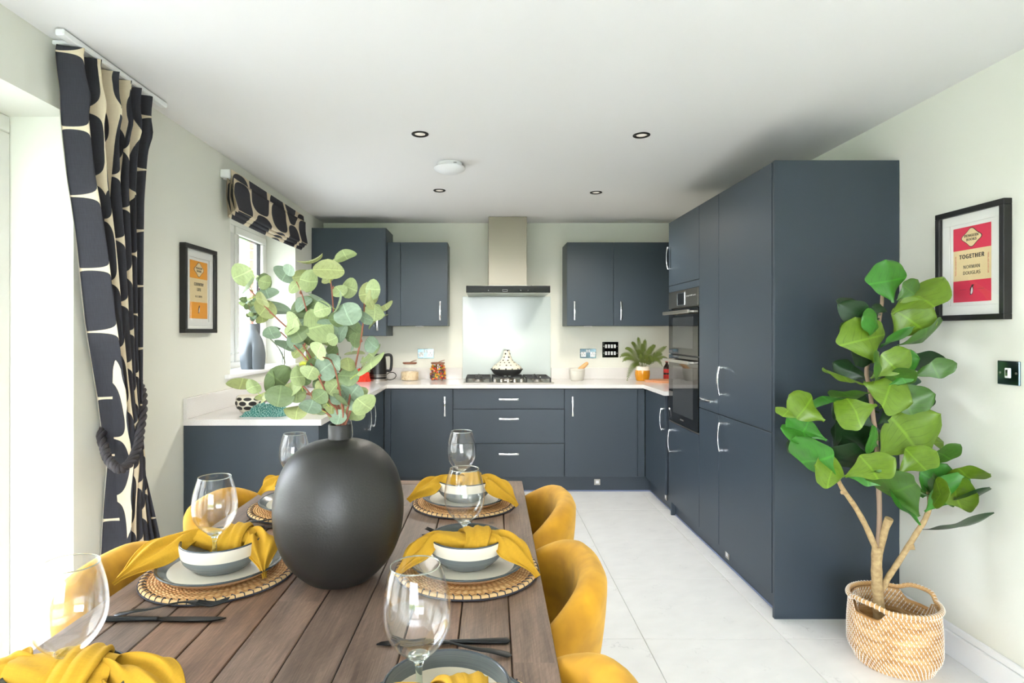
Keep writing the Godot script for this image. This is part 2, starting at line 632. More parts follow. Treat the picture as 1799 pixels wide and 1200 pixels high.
func room():
	var fl := ms()
	box2(fl, Vector3(XL - 0.3, -0.15, DR - 0.3), Vector3(XR + 0.15, -0.006, DB + 0.15))
	var floor_o := struct("floor", fl, mats.grout)
	var shapes := {}
	var k := 0
	for i in 7:
		for j in 14:
			var x0 := maxf(-1.721 + 0.6 * i, XL)
			var x1 := minf(-1.721 + 0.6 * (i + 1), XR)
			var d0 := maxf(-2.928 + 0.6 * j, DR)
			var d1 := minf(-2.928 + 0.6 * (j + 1), DB)
			if x1 - x0 < 0.02 or d1 - d0 < 0.02:
				continue
			var key := "%.3f %.3f" % [x1 - x0, d1 - d0]
			if not shapes.has(key):
				var st := ms()
				box(st, Vector3.ZERO, Vector3(x1 - x0 - 0.003, 0.012, d1 - d0 - 0.003), 0.0008)
				# lay the marble flat on the top of the tile
				shapes[key] = tile_mesh(x1 - x0 - 0.003, d1 - d0 - 0.003)
			obj("tile", shapes[key], mats["tile_%d" % ((i * 5 + j * 2 + k) % 3)], floor_o, Vector3((x0 + x1) * 0.5, -0.006, -(d0 + d1) * 0.5))
			k += 1
	var c := ms()
	box2(c, Vector3(XL - 0.3, HC, DR - 0.3), Vector3(XR + 0.15, HC + 0.2, DB + 0.15))
	struct("ceiling", c, mats.ceiling_paint)
	var bk := ms()
	box2(bk, Vector3(XL - 0.3, -0.15, DB), Vector3(XR + 0.15, HC, DB + 0.15))
	struct("wall_back", bk, mats.wall_paint)
	var rt := ms()
	box2(rt, Vector3(XR, -0.15, DR - 0.3), Vector3(XR + 0.15, HC, DB))
	struct("wall_right", rt, mats.wall_paint)
	# left wall with patio door openings (rear one added) and the kitchen window opening
	var lf := ms()
	box2(lf, Vector3(XL - 0.3, 2.073, DR), Vector3(XL, HC, 2.07))
	box2(lf, Vector3(XL - 0.3, -0.15, DR), Vector3(XL, 2.073, -2.6))
	box2(lf, Vector3(XL - 0.3, -0.15, -0.43), Vector3(XL, 2.073, -0.33))
	box2(lf, Vector3(XL - 0.3, -0.15, 2.07), Vector3(XL, HC, 3.35))
	box2(lf, Vector3(XL - 0.3, -0.15, 3.35), Vector3(XL, 1.04, 4.50))
	box2(lf, Vector3(XL - 0.3, 2.07, 3.35), Vector3(XL, HC, 4.50))
	box2(lf, Vector3(XL - 0.3, -0.15, 4.50), Vector3(XL, HC, DB))
	struct("wall_left", lf, mats.wall_paint)
	# unseen wall behind the camera, its opening sized to let daylight in
	var rr := ms()
	box2(rr, Vector3(XL - 0.3, -0.15, DR - 0.3), Vector3(-1.3, HC, DR))
	box2(rr, Vector3(0.9, -0.15, DR - 0.3), Vector3(XR, HC, DR))
	box2(rr, Vector3(-1.3, 2.1, DR - 0.3), Vector3(0.9, HC, DR))
	struct("wall_rear", rr, mats.wall_paint)
	for e in [["baseboard_right", Vector3(XR - 0.018, 0, DR), Vector3(XR, 0.1, 2.639), Vector3(XR - 0.011, 0.1, DR), Vector3(XR, 0.13, 2.639)], ["baseboard_left", Vector3(XL, 0, 2.09), Vector3(XL + 0.018, 0.1, 2.82), Vector3(XL, 0.1, 2.09), Vector3(XL + 0.011, 0.13, 2.82)]]:
		var b := ms()
		box2(b, e[1], e[2], 0.004)
		box2(b, e[3], e[4], 0.004)
		struct(e[0], b, mats.white_paint)

func tile_mesh(w: float, d: float) -> ArrayMesh:
	var st := ms()
	st.set_smooth_group(-1)
	box(st, Vector3.ZERO, Vector3(w, 0.0116, d), 0.0012)
	poly(st, [Vector3(-w / 2 + 0.0012, 0.006, -d / 2 + 0.0012), Vector3(w / 2 - 0.0012, 0.006, -d / 2 + 0.0012), Vector3(w / 2 - 0.0012, 0.006, d / 2 - 0.0012), Vector3(-w / 2 + 0.0012, 0.006, d / 2 - 0.0012)], Vector3.ZERO, [Vector2(0, 0), Vector2(w / 0.6, 0), Vector2(w / 0.6, d / 0.6), Vector2(0, d / 0.6)])
	return commit(st)

func bar_frame(st: SurfaceTool, x0: float, x1: float, y0: float, y1: float, d0: float, d1: float, t: float, bev := 0.004):
	# a rectangular frame of bars standing in a side wall (x is its thickness)
	box2(st, Vector3(x0, y0, d0), Vector3(x1, y0 + t, d1), bev)
	box2(st, Vector3(x0, y1 - t, d0), Vector3(x1, y1, d1), bev)
	box2(st, Vector3(x0, y0 + t, d0), Vector3(x1, y1 - t, d0 + t), bev)
	box2(st, Vector3(x0, y0 + t, d1 - t), Vector3(x1, y1 - t, d1), bev)

func windows():
	var f := ms()
	bar_frame(f, XL - 0.295, XL - 0.225, 1.06, 2.07, 3.35, 4.50, 0.045)
	box2(f, Vector3(XL - 0.295, 1.105, 3.88), Vector3(XL - 0.225, 2.025, 3.925), 0.003)
	var win := struct("window_1", f, mats.upvc)
	for q in [[3.395, 3.88], [3.925, 4.455]]:
		var s := ms()
		bar_frame(s, XL - 0.285, XL - 0.212, 1.105, 2.025, q[0], q[1], 0.055, 0.006)
		var so := obj("sash", s, mats.upvc, win)
		var g := ms()
		bar_frame(g, XL - 0.26, XL - 0.235, 1.158, 1.972, q[0] + 0.053, q[1] - 0.053, 0.007, 0.0)
		obj("gasket", g, mats.black_plastic, so)
		var p := ms()
		box2(p, Vector3(XL - 0.252, 1.16, q[0] + 0.055), Vector3(XL - 0.246, 1.97, q[1] - 0.055))
		obj("pane", p, mats.pane, so)
	var sill := ms()
	box2(sill, Vector3(XL - 0.225, 1.04, 3.35), Vector3(XL, 1.065, 4.50))
	box2(sill, Vector3(XL - 0.002, 1.04, 3.27), Vector3(XL + 0.03, 1.065, 4.60), 0.006)
	struct("trim_1", sill, mats.white_paint)
	# patio door in the left wall, from beside the camera back to the curtain
	var d := ms()
	bar_frame(d, XL - 0.295, XL - 0.225, 0.0, 2.073, -0.33, 2.07, 0.06)
	box2(d, Vector3(XL - 0.295, 0.06, 0.84), Vector3(XL - 0.225, 2.013, 0.90), 0.004)
	var door := struct("door_1", d, mats.upvc)
	for q in [[-0.27, 0.84], [0.90, 2.01]]:
		var s := ms()
		bar_frame(s, XL - 0.285, XL - 0.232, 0.06, 2.013, q[0], q[1], 0.07, 0.006)
		var so := obj("sash", s, mats.upvc, door)
		var p := ms()
		box2(p, Vector3(XL - 0.262, 0.13, q[0] + 0.07), Vector3(XL - 0.256, 1.943, q[1] - 0.07))
		obj("pane", p, mats.pane, so)
	# behind the camera: a second patio door, added to let in more daylight
	for e in [["door_3", XL - 0.295, XL - 0.225, 0.0, 2.073, -2.6, -0.43]]:
		var q := ms()
		bar_frame(q, e[1], e[2], e[3], e[4], e[5], e[6], 0.06)
		box2(q, Vector3(e[1], e[3] + 0.06, (e[5] + e[6]) / 2 - 0.03), Vector3(e[2], e[4] - 0.06, (e[5] + e[6]) / 2 + 0.03))
		var qo := struct(e[0], q, mats.upvc)
		q = ms()
		box2(q, Vector3(e[1] + 0.03, e[3] + 0.05, e[5] + 0.05), Vector3(e[1] + 0.036, e[4] - 0.05, e[6] - 0.05))
		obj("pane", q, mats.pane, qo)
	# glazed door out of view behind the camera, placed to light the room
	var r := ms()
	for q in [[-1.3, -1.24], [-0.23, -0.17], [0.84, 0.9]]:
		box2(r, Vector3(q[0], 0.0, DR - 0.2), Vector3(q[1], 2.1, DR - 0.13), 0.004)
	box2(r, Vector3(-1.24, 0.0, DR - 0.2), Vector3(0.84, 0.06, DR - 0.13))
	box2(r, Vector3(-1.24, 2.04, DR - 0.2), Vector3(0.84, 2.1, DR - 0.13))
	var rd := struct("door_2", r, mats.upvc)
	for q in [[-1.24, -0.23], [-0.17, 0.84]]:
		var p := ms()
		box2(p, Vector3(q[0], 0.06, DR - 0.168), Vector3(q[1], 2.04, DR - 0.162))
		obj("pane", p, mats.pane, rd)

func outside():
	var g := ms()
	box2(g, Vector3(-30, -0.4, -30), Vector3(30, -0.16, 40))
	struct("ground", g, mats.grass)
	g = ms()
	box2(g, Vector3(-9.0, -0.16, -9.0), Vector3(6.0, -0.155, 7.5))
	struct("added_terrace", g, mats.paving)  # added pale ground out of view, bounces neutral daylight indoors
	g = ms()
	box2(g, Vector3(-5.6, -0.16, -9.0), Vector3(-5.4, 5.5, 3.0))
	struct("added_shade_wall", g, mats.render)  # added tall wall out of view, cuts sky light at the patio door
	g = ms()
	box2(g, Vector3(XL - 1.5, 2.5, DR - 0.3), Vector3(XL - 0.3, 2.62, 3.0))
	struct("added_eave", g, mats.white_paint)  # added overhang, shades the patio door reveal from the high sky
	g = ms()
	box2(g, Vector3(-6.5, -0.16, -3.6), Vector3(XL - 0.31, 4.5, -3.3))
	struct("added_wing_wall", g, mats.render)  # added wall out of view, keeps sky light off the door reveal
	# the brick edge of the outer wall beside the kitchen window
	var m := ms()
	box2(m, Vector3(XL - 0.332, -0.15, 4.465), Vector3(XL - 0.301, 2.5, 5.2))
	var o := struct("wall_outer", m, mats.mortar)
	var shape := ms()
	box(shape, Vector3.ZERO, Vector3(0.04, 0.065, 0.212), 0.003)
	var bm := commit(shape)
	for k in 22:
		obj("brick", bm, mats.brick, o, Vector3(XL - 0.3215, 0.85 + 0.075 * k, -4.565))

# ------------------------------------------------------------------ kitchen units
func handle_shape(length := 0.16) -> ArrayMesh:
	# a gently bowed strap with its two feet; runs along y, stands out along +z
	var st := ms()
	var n := 14
	var sec := func(u: float, v: float) -> Vector3:
		var y := (u - 0.5) * length
		var bow := 0.020 + 0.010 * (1.0 - pow(2.0 * u - 1.0, 2.0))
		var a := TAU * v
		var sx := signf(cos(a)) * pow(absf(cos(a)), 0.35) * 0.0075
		var sz := signf(sin(a)) * pow(absf(sin(a)), 0.35) * 0.0028
		return Vector3(sx, y, bow + sz)
	grid(st, n, 12, sec, true)
	for s in [-1.0, 1.0]:
		box(st, Vector3(0, s * (length * 0.5 - 0.006), 0.011), Vector3(0.015, 0.013, 0.0225), 0.002)
	return commit(st)

var handle_mesh: ArrayMesh
# turns for handles: on a face looking at the camera, on a face looking left, on a face looking right
func add_handle(front: Node3D, at: Vector3, facing: String, lying := false):
	if handle_mesh == null:
		handle_mesh = handle_shape()
	var b := Basis()
	if facing == "left":
		b = Basis(Vector3.UP, -PI / 2)
	elif facing == "right":
		b = Basis(Vector3.UP, PI / 2)
	if lying:
		b = b * Basis(Vector3(0, 0, 1), PI / 2)
	var h := obj("handle", handle_mesh, mats.chrome, front)
	h.transform = Transform3D(b, Vector3(at.x, at.y, -at.z))
	h.set_meta("label", "chrome bow handle")

func slab(parent: Node3D, called: String, lo: Vector3, hi: Vector3, m := "navy", bev := 0.0015) -> MeshInstance3D:
	var st := ms()
	box2(st, lo, hi, bev)
	return obj(called, st, mats[m], parent, -parent.position if parent.get_parent() == self else Vector3.ZERO)

func unit(called: String, label: String, category: String, lo: Vector3, hi: Vector3, group := "") -> Node3D:
	return thing(called, label, category, Vector3((lo.x + hi.x) / 2, lo.y, -(lo.z + hi.z) / 2), 0.0, group)

const DF := 4.718    # door faces of the back run
const XF := 1.305    # door faces of the right run
const XLF := -0.814  # door faces of the left run
const GAP := 0.0015

func worktops():
	var t := unit("worktop", "white speckled stone worktop running round the kitchen in a U", "worktop", Vector3(XL, 0.85, 2.82), Vector3(XR, WT, DB))
	var s := ms()
	var y0 := 0.851
	# left run, with the sink cut out
	box2(s, Vector3(XL, y0, 2.822), Vector3(-0.793, WT, 3.52))
	box2(s, Vector3(XL, y0, 3.52), Vector3(-1.36, WT, 4.12))
	box2(s, Vector3(-0.90, y0, 3.52), Vector3(-0.793, WT, 4.12))
	box2(s, Vector3(XL, y0, 4.12), Vector3(-0.793, WT, DB))
	box2(s, Vector3(-0.793, y0, 4.697), Vector3(1.285, WT, DB))
	box2(s, Vector3(1.285, y0, 4.156), Vector3(XR, WT, DB))
	obj("slab", s, mats.quartz, t, -t.position)
	for q in [[Vector3(XL, WT, 2.822), Vector3(XL + 0.02, 0.983, DB)], [Vector3(XL + 0.02, WT, DB - 0.02), Vector3(-0.204, 0.983, DB)], [Vector3(0.606, WT, DB - 0.02), Vector3(XR, 0.983, DB)]]:
		slab(t, "upstand", q[0], q[1], "quartz")

func base_units():
	var top := 0.843
	var bot := 0.129
	# back run
	var a := unit("base_cabinet", "navy base cabinet between the left corner and the wide drawers", "cabinet", Vector3(XLF, bot, DF), Vector3(-0.255, top, DB), "navy base cabinets")
	slab(a, "carcass", Vector3(XLF + 0.02, bot, DF + 0.022), Vector3(-0.256, 0.85, DB - 0.01), "navy_carcass")
	slab(a, "filler_post", Vector3(XLF, bot, DF + 0.004), Vector3(-0.762, top, DF + 0.022))
	var dr := slab(a, "door", Vector3(-0.760, bot, DF), Vector3(-0.2575, top, DF + 0.019))
	add_handle(dr, Vector3(-0.3215, 0.704, DF), "front")
	var b := unit("drawer_cabinet", "wide navy cabinet of three drawers under the gas hob", "cabinet", Vector3(-0.255, bot, DF), Vector3(0.652, top, DB), "navy base cabinets")
	slab(b, "carcass", Vector3(-0.255, bot, DF + 0.022), Vector3(0.652, 0.85, DB - 0.01), "navy_carcass")
	for q in [[0.683, 0.843, 0.762], [0.403, 0.679, 0.603], [bot, 0.399, 0.319]]:
		var d := slab(b, "drawer", Vector3(-0.2545, q[0], DF), Vector3(0.6495, q[1], DF + 0.019))
		add_handle(d, Vector3(0.1985, q[2], DF), "front", true)
	var c := unit("base_cabinet", "navy base cabinet with a handle at its left edge, right of the wide drawers", "cabinet", Vector3(0.652, bot, DF), Vector3(XF, top, DB), "navy base cabinets")
	slab(c, "carcass", Vector3(0.653, bot, DF + 0.022), Vector3(1.30, 0.85, DB - 0.01), "navy_carcass")
	var dc := slab(c, "door", Vector3(0.6525, bot, DF), Vector3(1.244, top, DF + 0.019))
	add_handle(dc, Vector3(0.715, 0.704, DF), "front")
	slab(c, "filler_post", Vector3(1.246, bot, DF + 0.004), Vector3(XF, top, DF + 0.022))
	# right run, up to the oven tower
	var e := unit("base_cabinet", "navy base cabinet between the right corner and the built-in ovens", "cabinet", Vector3(XF, bot, 4.156), Vector3(XR, top, DF), "navy base cabinets")
	slab(e, "carcass", Vector3(XF + 0.022, bot, 4.18), Vector3(XR - 0.01, 0.85, DF), "navy_carcass")
	var de := slab(e, "door", Vector3(XF, bot, 4.19), Vector3(XF + 0.019, top, 4.66))
	slab(e, "filler_post", Vector3(XF + 0.003, bot, 4.662), Vector3(XF + 0.022, top, DF))
	add_handle(de, Vector3(XF, 0.674, 4.225), "left")
	# left run
	var g := unit("base_cabinet", "navy base cabinet next to the end panel, behind the dining table", "cabinet", Vector3(XL, bot, 2.847), Vector3(XLF, top, 3.5), "navy base cabinets")
	slab(g, "carcass", Vector3(XL + 0.02, bot, 2.85), Vector3(XLF - 0.022, 0.85, 3.498), "navy_carcass")
	var dg := slab(g, "door", Vector3(XLF - 0.019, bot, 2.85), Vector3(XLF, top, 3.498))
	add_handle(dg, Vector3(XLF, 0.704, 3.45), "right")
	var h := unit("sink_cabinet", "navy two-door cabinet under the sink with paired handles", "cabinet", Vector3(XL, bot, 3.5), Vector3(XLF, top, DF), "navy base cabinets")
	slab(h, "carcass", Vector3(XL + 0.02, bot, 3.502), Vector3(XLF - 0.022, 0.70, DF), "navy_carcass")
	for q in [[3.502, 4.098, 4.03], [4.102, DF - 0.02, 4.19]]:
		var d := slab(h, "door", Vector3(XLF - 0.019, bot, q[0]), Vector3(XLF, top, q[1]))
		add_handle(d, Vector3(XLF, 0.704, q[2]), "right")
	var p := ms()
	box2(p, Vector3(XL, 0.0, 2.826), Vector3(-0.806, 0.85, 2.846), 0.0015)
	var po := obj("end_panel", p, mats.navy)
	tag(po, "navy end panel closing the sink side worktop, facing the table", "panel")
	# plinths
	for q in [["plinth_board", Vector3(-0.86, 0, DF + 0.045), Vector3(1.363, 0.128, DF + 0.063), "navy plinth board under the wide drawers and back cabinets", "b"], ["plinth_board", Vector3(1.363, 0, 2.668), Vector3(1.381, 0.105, 4.154), "navy plinth board under the tall cabinets", "r"], ["plinth_board", Vector3(1.363, 0, 4.174), Vector3(1.381, 0.128, DF + 0.045), "short navy plinth board between the back corner and the oven tower", "r"], ["plinth_board", Vector3(-0.878, 0, 2.847), Vector3(-0.86, 0.128, DF + 0.063), "navy plinth board under the sink run", "l"]]:
		var o := unit(q[0], q[3], "plinth", q[1], q[2], "plinth boards")
		slab(o, "board", q[1], q[2], "navy")
		var lo: Vector3 = q[1]
		var hi: Vector3 = q[2]
		if q[4] == "b":
			slab(o, "floor_seal", Vector3(lo.x, 0, lo.z - 0.004), Vector3(hi.x - 0.004, 0.011, lo.z), "plinth_seal")
		elif q[4] == "r":
			slab(o, "floor_seal", Vector3(lo.x - 0.004, 0, lo.z), Vector3(lo.x, 0.011, hi.z), "plinth_seal")
	for q in [[Vector3(0.925, 0.078, DF + 0.042), "front", "square plinth light under the right back cabinet door"], [Vector3(1.360, 0.074, 4.35), "left", "square plinth light at the corner beside the oven tower"], [Vector3(1.360, 0.062, 3.25), "left", "square plinth light under the tall narrow pull-out"]]:
		var o := thing("plinth_light", q[2], "plinth light", Vector3(q[0].x, q[0].y, -q[0].z), -PI / 2 if q[1] == "left" else 0.0, "plinth lights")
		var s := ms()
		box(s, Vector3.ZERO, Vector3(0.05, 0.05, 0.006), 0.002)
		obj("bezel", s, mats.steel, o)
		var l := ms()
		box(l, Vector3(0, 0, 0.003), Vector3(0.024, 0.024, 0.002), 0.0008)
		obj("lens", l, mats.white_plastic, o)

func wall_units():
	# the deep cupboard in the left corner
	var a := unit("corner_wall_cabinet", "deep tall navy wall cupboard in the left corner by the window", "cabinet", Vector3(XL, 1.273, 4.914), Vector3(-0.833, 2.19, DB), "navy wall cabinets")
	slab(a, "carcass", Vector3(-1.452, 1.273, 4.935), Vector3(-0.852, 2.19, DB), "navy_carcass")
	slab(a, "side_panel", Vector3(-0.852, 1.272, 4.935), Vector3(-0.833, 2.191, DB))
	slab(a, "filler_post", Vector3(-1.464, 1.274, 4.918), Vector3(-1.4525, 2.19, 4.935))
	var d := slab(a, "door", Vector3(-1.451, 1.276, 4.914), Vector3(-0.834, 2.188, 4.933))
	add_handle(d, Vector3(-0.903, 1.40, 4.914), "front")
	# wall cabinet left of the hood
	var b := unit("wall_cabinet", "navy wall cabinet with one door, left of the cooker hood", "cabinet", Vector3(-0.833, 1.36, 4.99), Vector3(-0.3, 2.079, DB), "navy wall cabinets")
	slab(b, "carcass", Vector3(-0.832, 1.36, 5.011), Vector3(-0.335, 2.079, DB), "navy_carcass")
	slab(b, "side_panel", Vector3(-0.335, 1.36, 5.011), Vector3(-0.316, 2.079, DB))
	slab(b, "filler_post", Vector3(-0.832, 1.36, 4.992), Vector3(-0.7215, 2.079, 5.011))
	d = slab(b, "door", Vector3(-0.719, 1.361, 4.99), Vector3(-0.317, 2.078, 5.009))
	add_handle(d, Vector3(-0.38, 1.488, 4.99), "front")
	# wall cabinet right of the hood
	var c := unit("wall_cabinet", "navy double wall cabinet right of the cooker hood, above the fern", "cabinet", Vector3(0.708, 1.36, 4.99), Vector3(XR, 2.079, DB), "navy wall cabinets")
	slab(c, "carcass", Vector3(0.729, 1.36, 5.011), Vector3(1.62, 2.079, DB), "navy_carcass")
	slab(c, "side_panel", Vector3(0.71, 1.36, 5.011), Vector3(0.729, 2.079, DB))
	d = slab(c, "door", Vector3(0.71, 1.361, 4.99), Vector3(1.109, 2.078, 5.009))
	add_handle(d, Vector3(0.773, 1.49, 4.99), "front")
	d = slab(c, "door", Vector3(1.112, 1.361, 4.99), Vector3(1.61, 2.078, 5.009))
	add_handle(d, Vector3(1.172, 1.49, 4.99), "front")
	slab(c, "filler_post", Vector3(1.612, 1.36, 4.992), Vector3(XR, 2.079, 5.011))
	for q in [[-0.57, "round cabinet light under the left wall cabinet"], [0.91, "round cabinet light under the right wall cabinet"]]:
		var l := thing("cabinet_light", q[1], "cabinet light", Vector3(q[0], 1.36, -5.1), 0.0, "lights under the wall cabinets")
		var s := ms()
		lathe(s, [Vector2(0, -0.008), Vector2(0.032, -0.008), Vector2(0.036, -0.004), Vector2(0.036, 0.0)], 24)
		obj("housing", s, mats.white_plastic, l)
		var n := ms()
		lathe(n, [Vector2(0, -0.0095), Vector2(0.024, -0.0095), Vector2(0.024, -0.008)], 24)
		obj("lens", n, mats.grey_plastic, l)

const XT := 1.3195   # faces of the tall units

func tall_units():
	var top := 2.085
	var bot := 0.105
	var a := unit("oven_tower", "tall navy housing round the built-in double oven", "cabinet", Vector3(XT, 0, 3.568), Vector3(XR, top, 4.154), "tall navy cabinets")
	# the housing: sides, shelves and back round the oven recess
	for q in [[Vector3(XT + 0.022, bot, 3.569), Vector3(XR - 0.01, top, 3.587)], [Vector3(XT + 0.022, 1.59, 3.587), Vector3(XR - 0.01, top, 4.136)], [Vector3(XT + 0.022, bot, 3.587), Vector3(XR - 0.01, 0.675, 4.136)]]:
		slab(a, "carcass", q[0], q[1], "navy_carcass")
	slab(a, "side_panel", Vector3(XT + 0.012, 0.0, 4.136), Vector3(XR - 0.005, top, 4.154))
	var d := slab(a, "door", Vector3(XT, 1.634, 3.57), Vector3(XT + 0.019, top, 4.154))
	add_handle(d, Vector3(XT, 1.83, 4.12), "left")
	slab(a, "filler_panel", Vector3(XT + 0.001, 1.587, 3.57), Vector3(XT + 0.02, 1.631, 4.154))
	d = slab(a, "door", Vector3(XT, bot, 3.57), Vector3(XT + 0.019, 0.672, 4.154))
	add_handle(d, Vector3(XT, 0.543, 4.085), "left")
	var b := unit("pull_out_larder", "tall narrow navy larder with a horizontal handle, between ovens and fridge doors", "cabinet", Vector3(XT, bot, 3.27), Vector3(XR, top, 3.566), "tall navy cabinets")
	slab(b, "carcass", Vector3(XT + 0.022, bot, 3.272), Vector3(XR - 0.01, top, 3.567), "navy_carcass")
	d = slab(b, "drawer", Vector3(XT, 0.845, 3.2715), Vector3(XT + 0.019, top, 3.5665))
	add_handle(d, Vector3(XT, 0.905, 3.42), "left", true)
	slab(b, "drawer", Vector3(XT, bot, 3.2715), Vector3(XT + 0.019, 0.841, 3.5665))
	var c := unit("fridge_housing", "wide tall navy cabinet with two long handles beside the fig plant", "cabinet", Vector3(XT, bot, 2.66), Vector3(XR, top, 3.27), "tall navy cabinets")
	slab(c, "carcass", Vector3(XT + 0.022, bot, 2.662), Vector3(XR - 0.01, top, 3.267), "navy_carcass")
	d = slab(c, "door", Vector3(XT, 0.845, 2.668), Vector3(XT + 0.019, top, 3.267))
	add_handle(d, Vector3(XT, 1.035, 3.215), "left")
	d = slab(c, "door", Vector3(XT, bot, 2.668), Vector3(XT + 0.019, 0.841, 3.267))
	add_handle(d, Vector3(XT, 0.725, 3.215), "left")
	var p := ms()
	box2(p, Vector3(XT - 0.001, 0.0, 2.639), Vector3(XR - 0.002, top + 0.002, 2.659), 0.0015)
	tag(obj("end_panel", p, mats.navy), "tall navy end panel beside the potted fig", "panel")

func oven():
	var o := unit("double_oven", "black glass and steel built-in double oven", "oven", Vector3(XT, 0.68, 3.59), Vector3(XR, 1.586, 4.134))
	var x := XT
	var d0 := 3.576
	var d1 := 4.146
	slab(o, "housing", Vector3(x + 0.024, 0.68, 3.59), Vector3(XR - 0.03, 1.582, 4.133), "black_plastic")
	var cp := slab(o, "control_panel", Vector3(x - 0.004, 1.47, d0), Vector3(x + 0.024, 1.584, d1), "dark_steel", 0.003)
	var s := ms()
	box2(s, Vector3(x - 0.006, 1.49, 3.82), Vector3(x - 0.003, 1.565, 3.95), 0.001)
	obj("display", s, mats.black_glass, cp)
	s = ms()
	bar_frame(s, x - 0.0065, x - 0.003, 1.486, 1.569, 3.816, 3.954, 0.004, 0.0)
	obj("display_frame", s, mats.chrome, cp)
	for k in 6:
		s = ms()
		box2(s, Vector3(x - 0.005, 1.535, 3.62 + 0.03 * k), Vector3(x - 0.0035, 1.545, 3.633 + 0.03 * k), 0.0005)
		obj("button", s, mats.grey_plastic, cp)
	# doors: two sheets of glass with a clear window, a bar handle on brackets
	for q in [["upper_door", 1.155, 1.462, 1.437, 1.20, 1.405], ["lower_door", 0.683, 1.148, 1.112, 0.75, 1.075]]:
		var dr := slab(o, q[0], Vector3(x - 0.003, q[1], d0), Vector3(x + 0.02, q[2], d1), "black_glass", 0.002)
		s = ms()
		box2(s, Vector3(x - 0.0036, q[4], d0 + 0.09), Vector3(x - 0.0029, q[5], d1 - 0.09), 0.0)
		obj("window", s, mats.oven_window, dr)
		s = ms()
		box2(s, Vector3(x - 0.052, q[3] - 0.011, d0 + 0.05), Vector3(x - 0.037, q[3] + 0.011, d1 - 0.01), 0.003)
		for e in [d0 + 0.075, d1 - 0.04]:
			box2(s, Vector3(x - 0.038, q[3] - 0.007, e), Vector3(x - 0.002, q[3] + 0.007, e + 0.018), 0.002)
		obj("handle", s, mats.steel, dr)
	s = ms()
	box2(s, Vector3(x - 0.006, 0.715, 3.84), Vector3(x - 0.003, 0.724, 3.90), 0.001)
	obj("badge", s, mats.steel, o, -o.position)
	slab(o, "bottom_trim", Vector3(x - 0.003, 0.675, d0), Vector3(x + 0.02, 0.681, d1), "steel", 0.001)

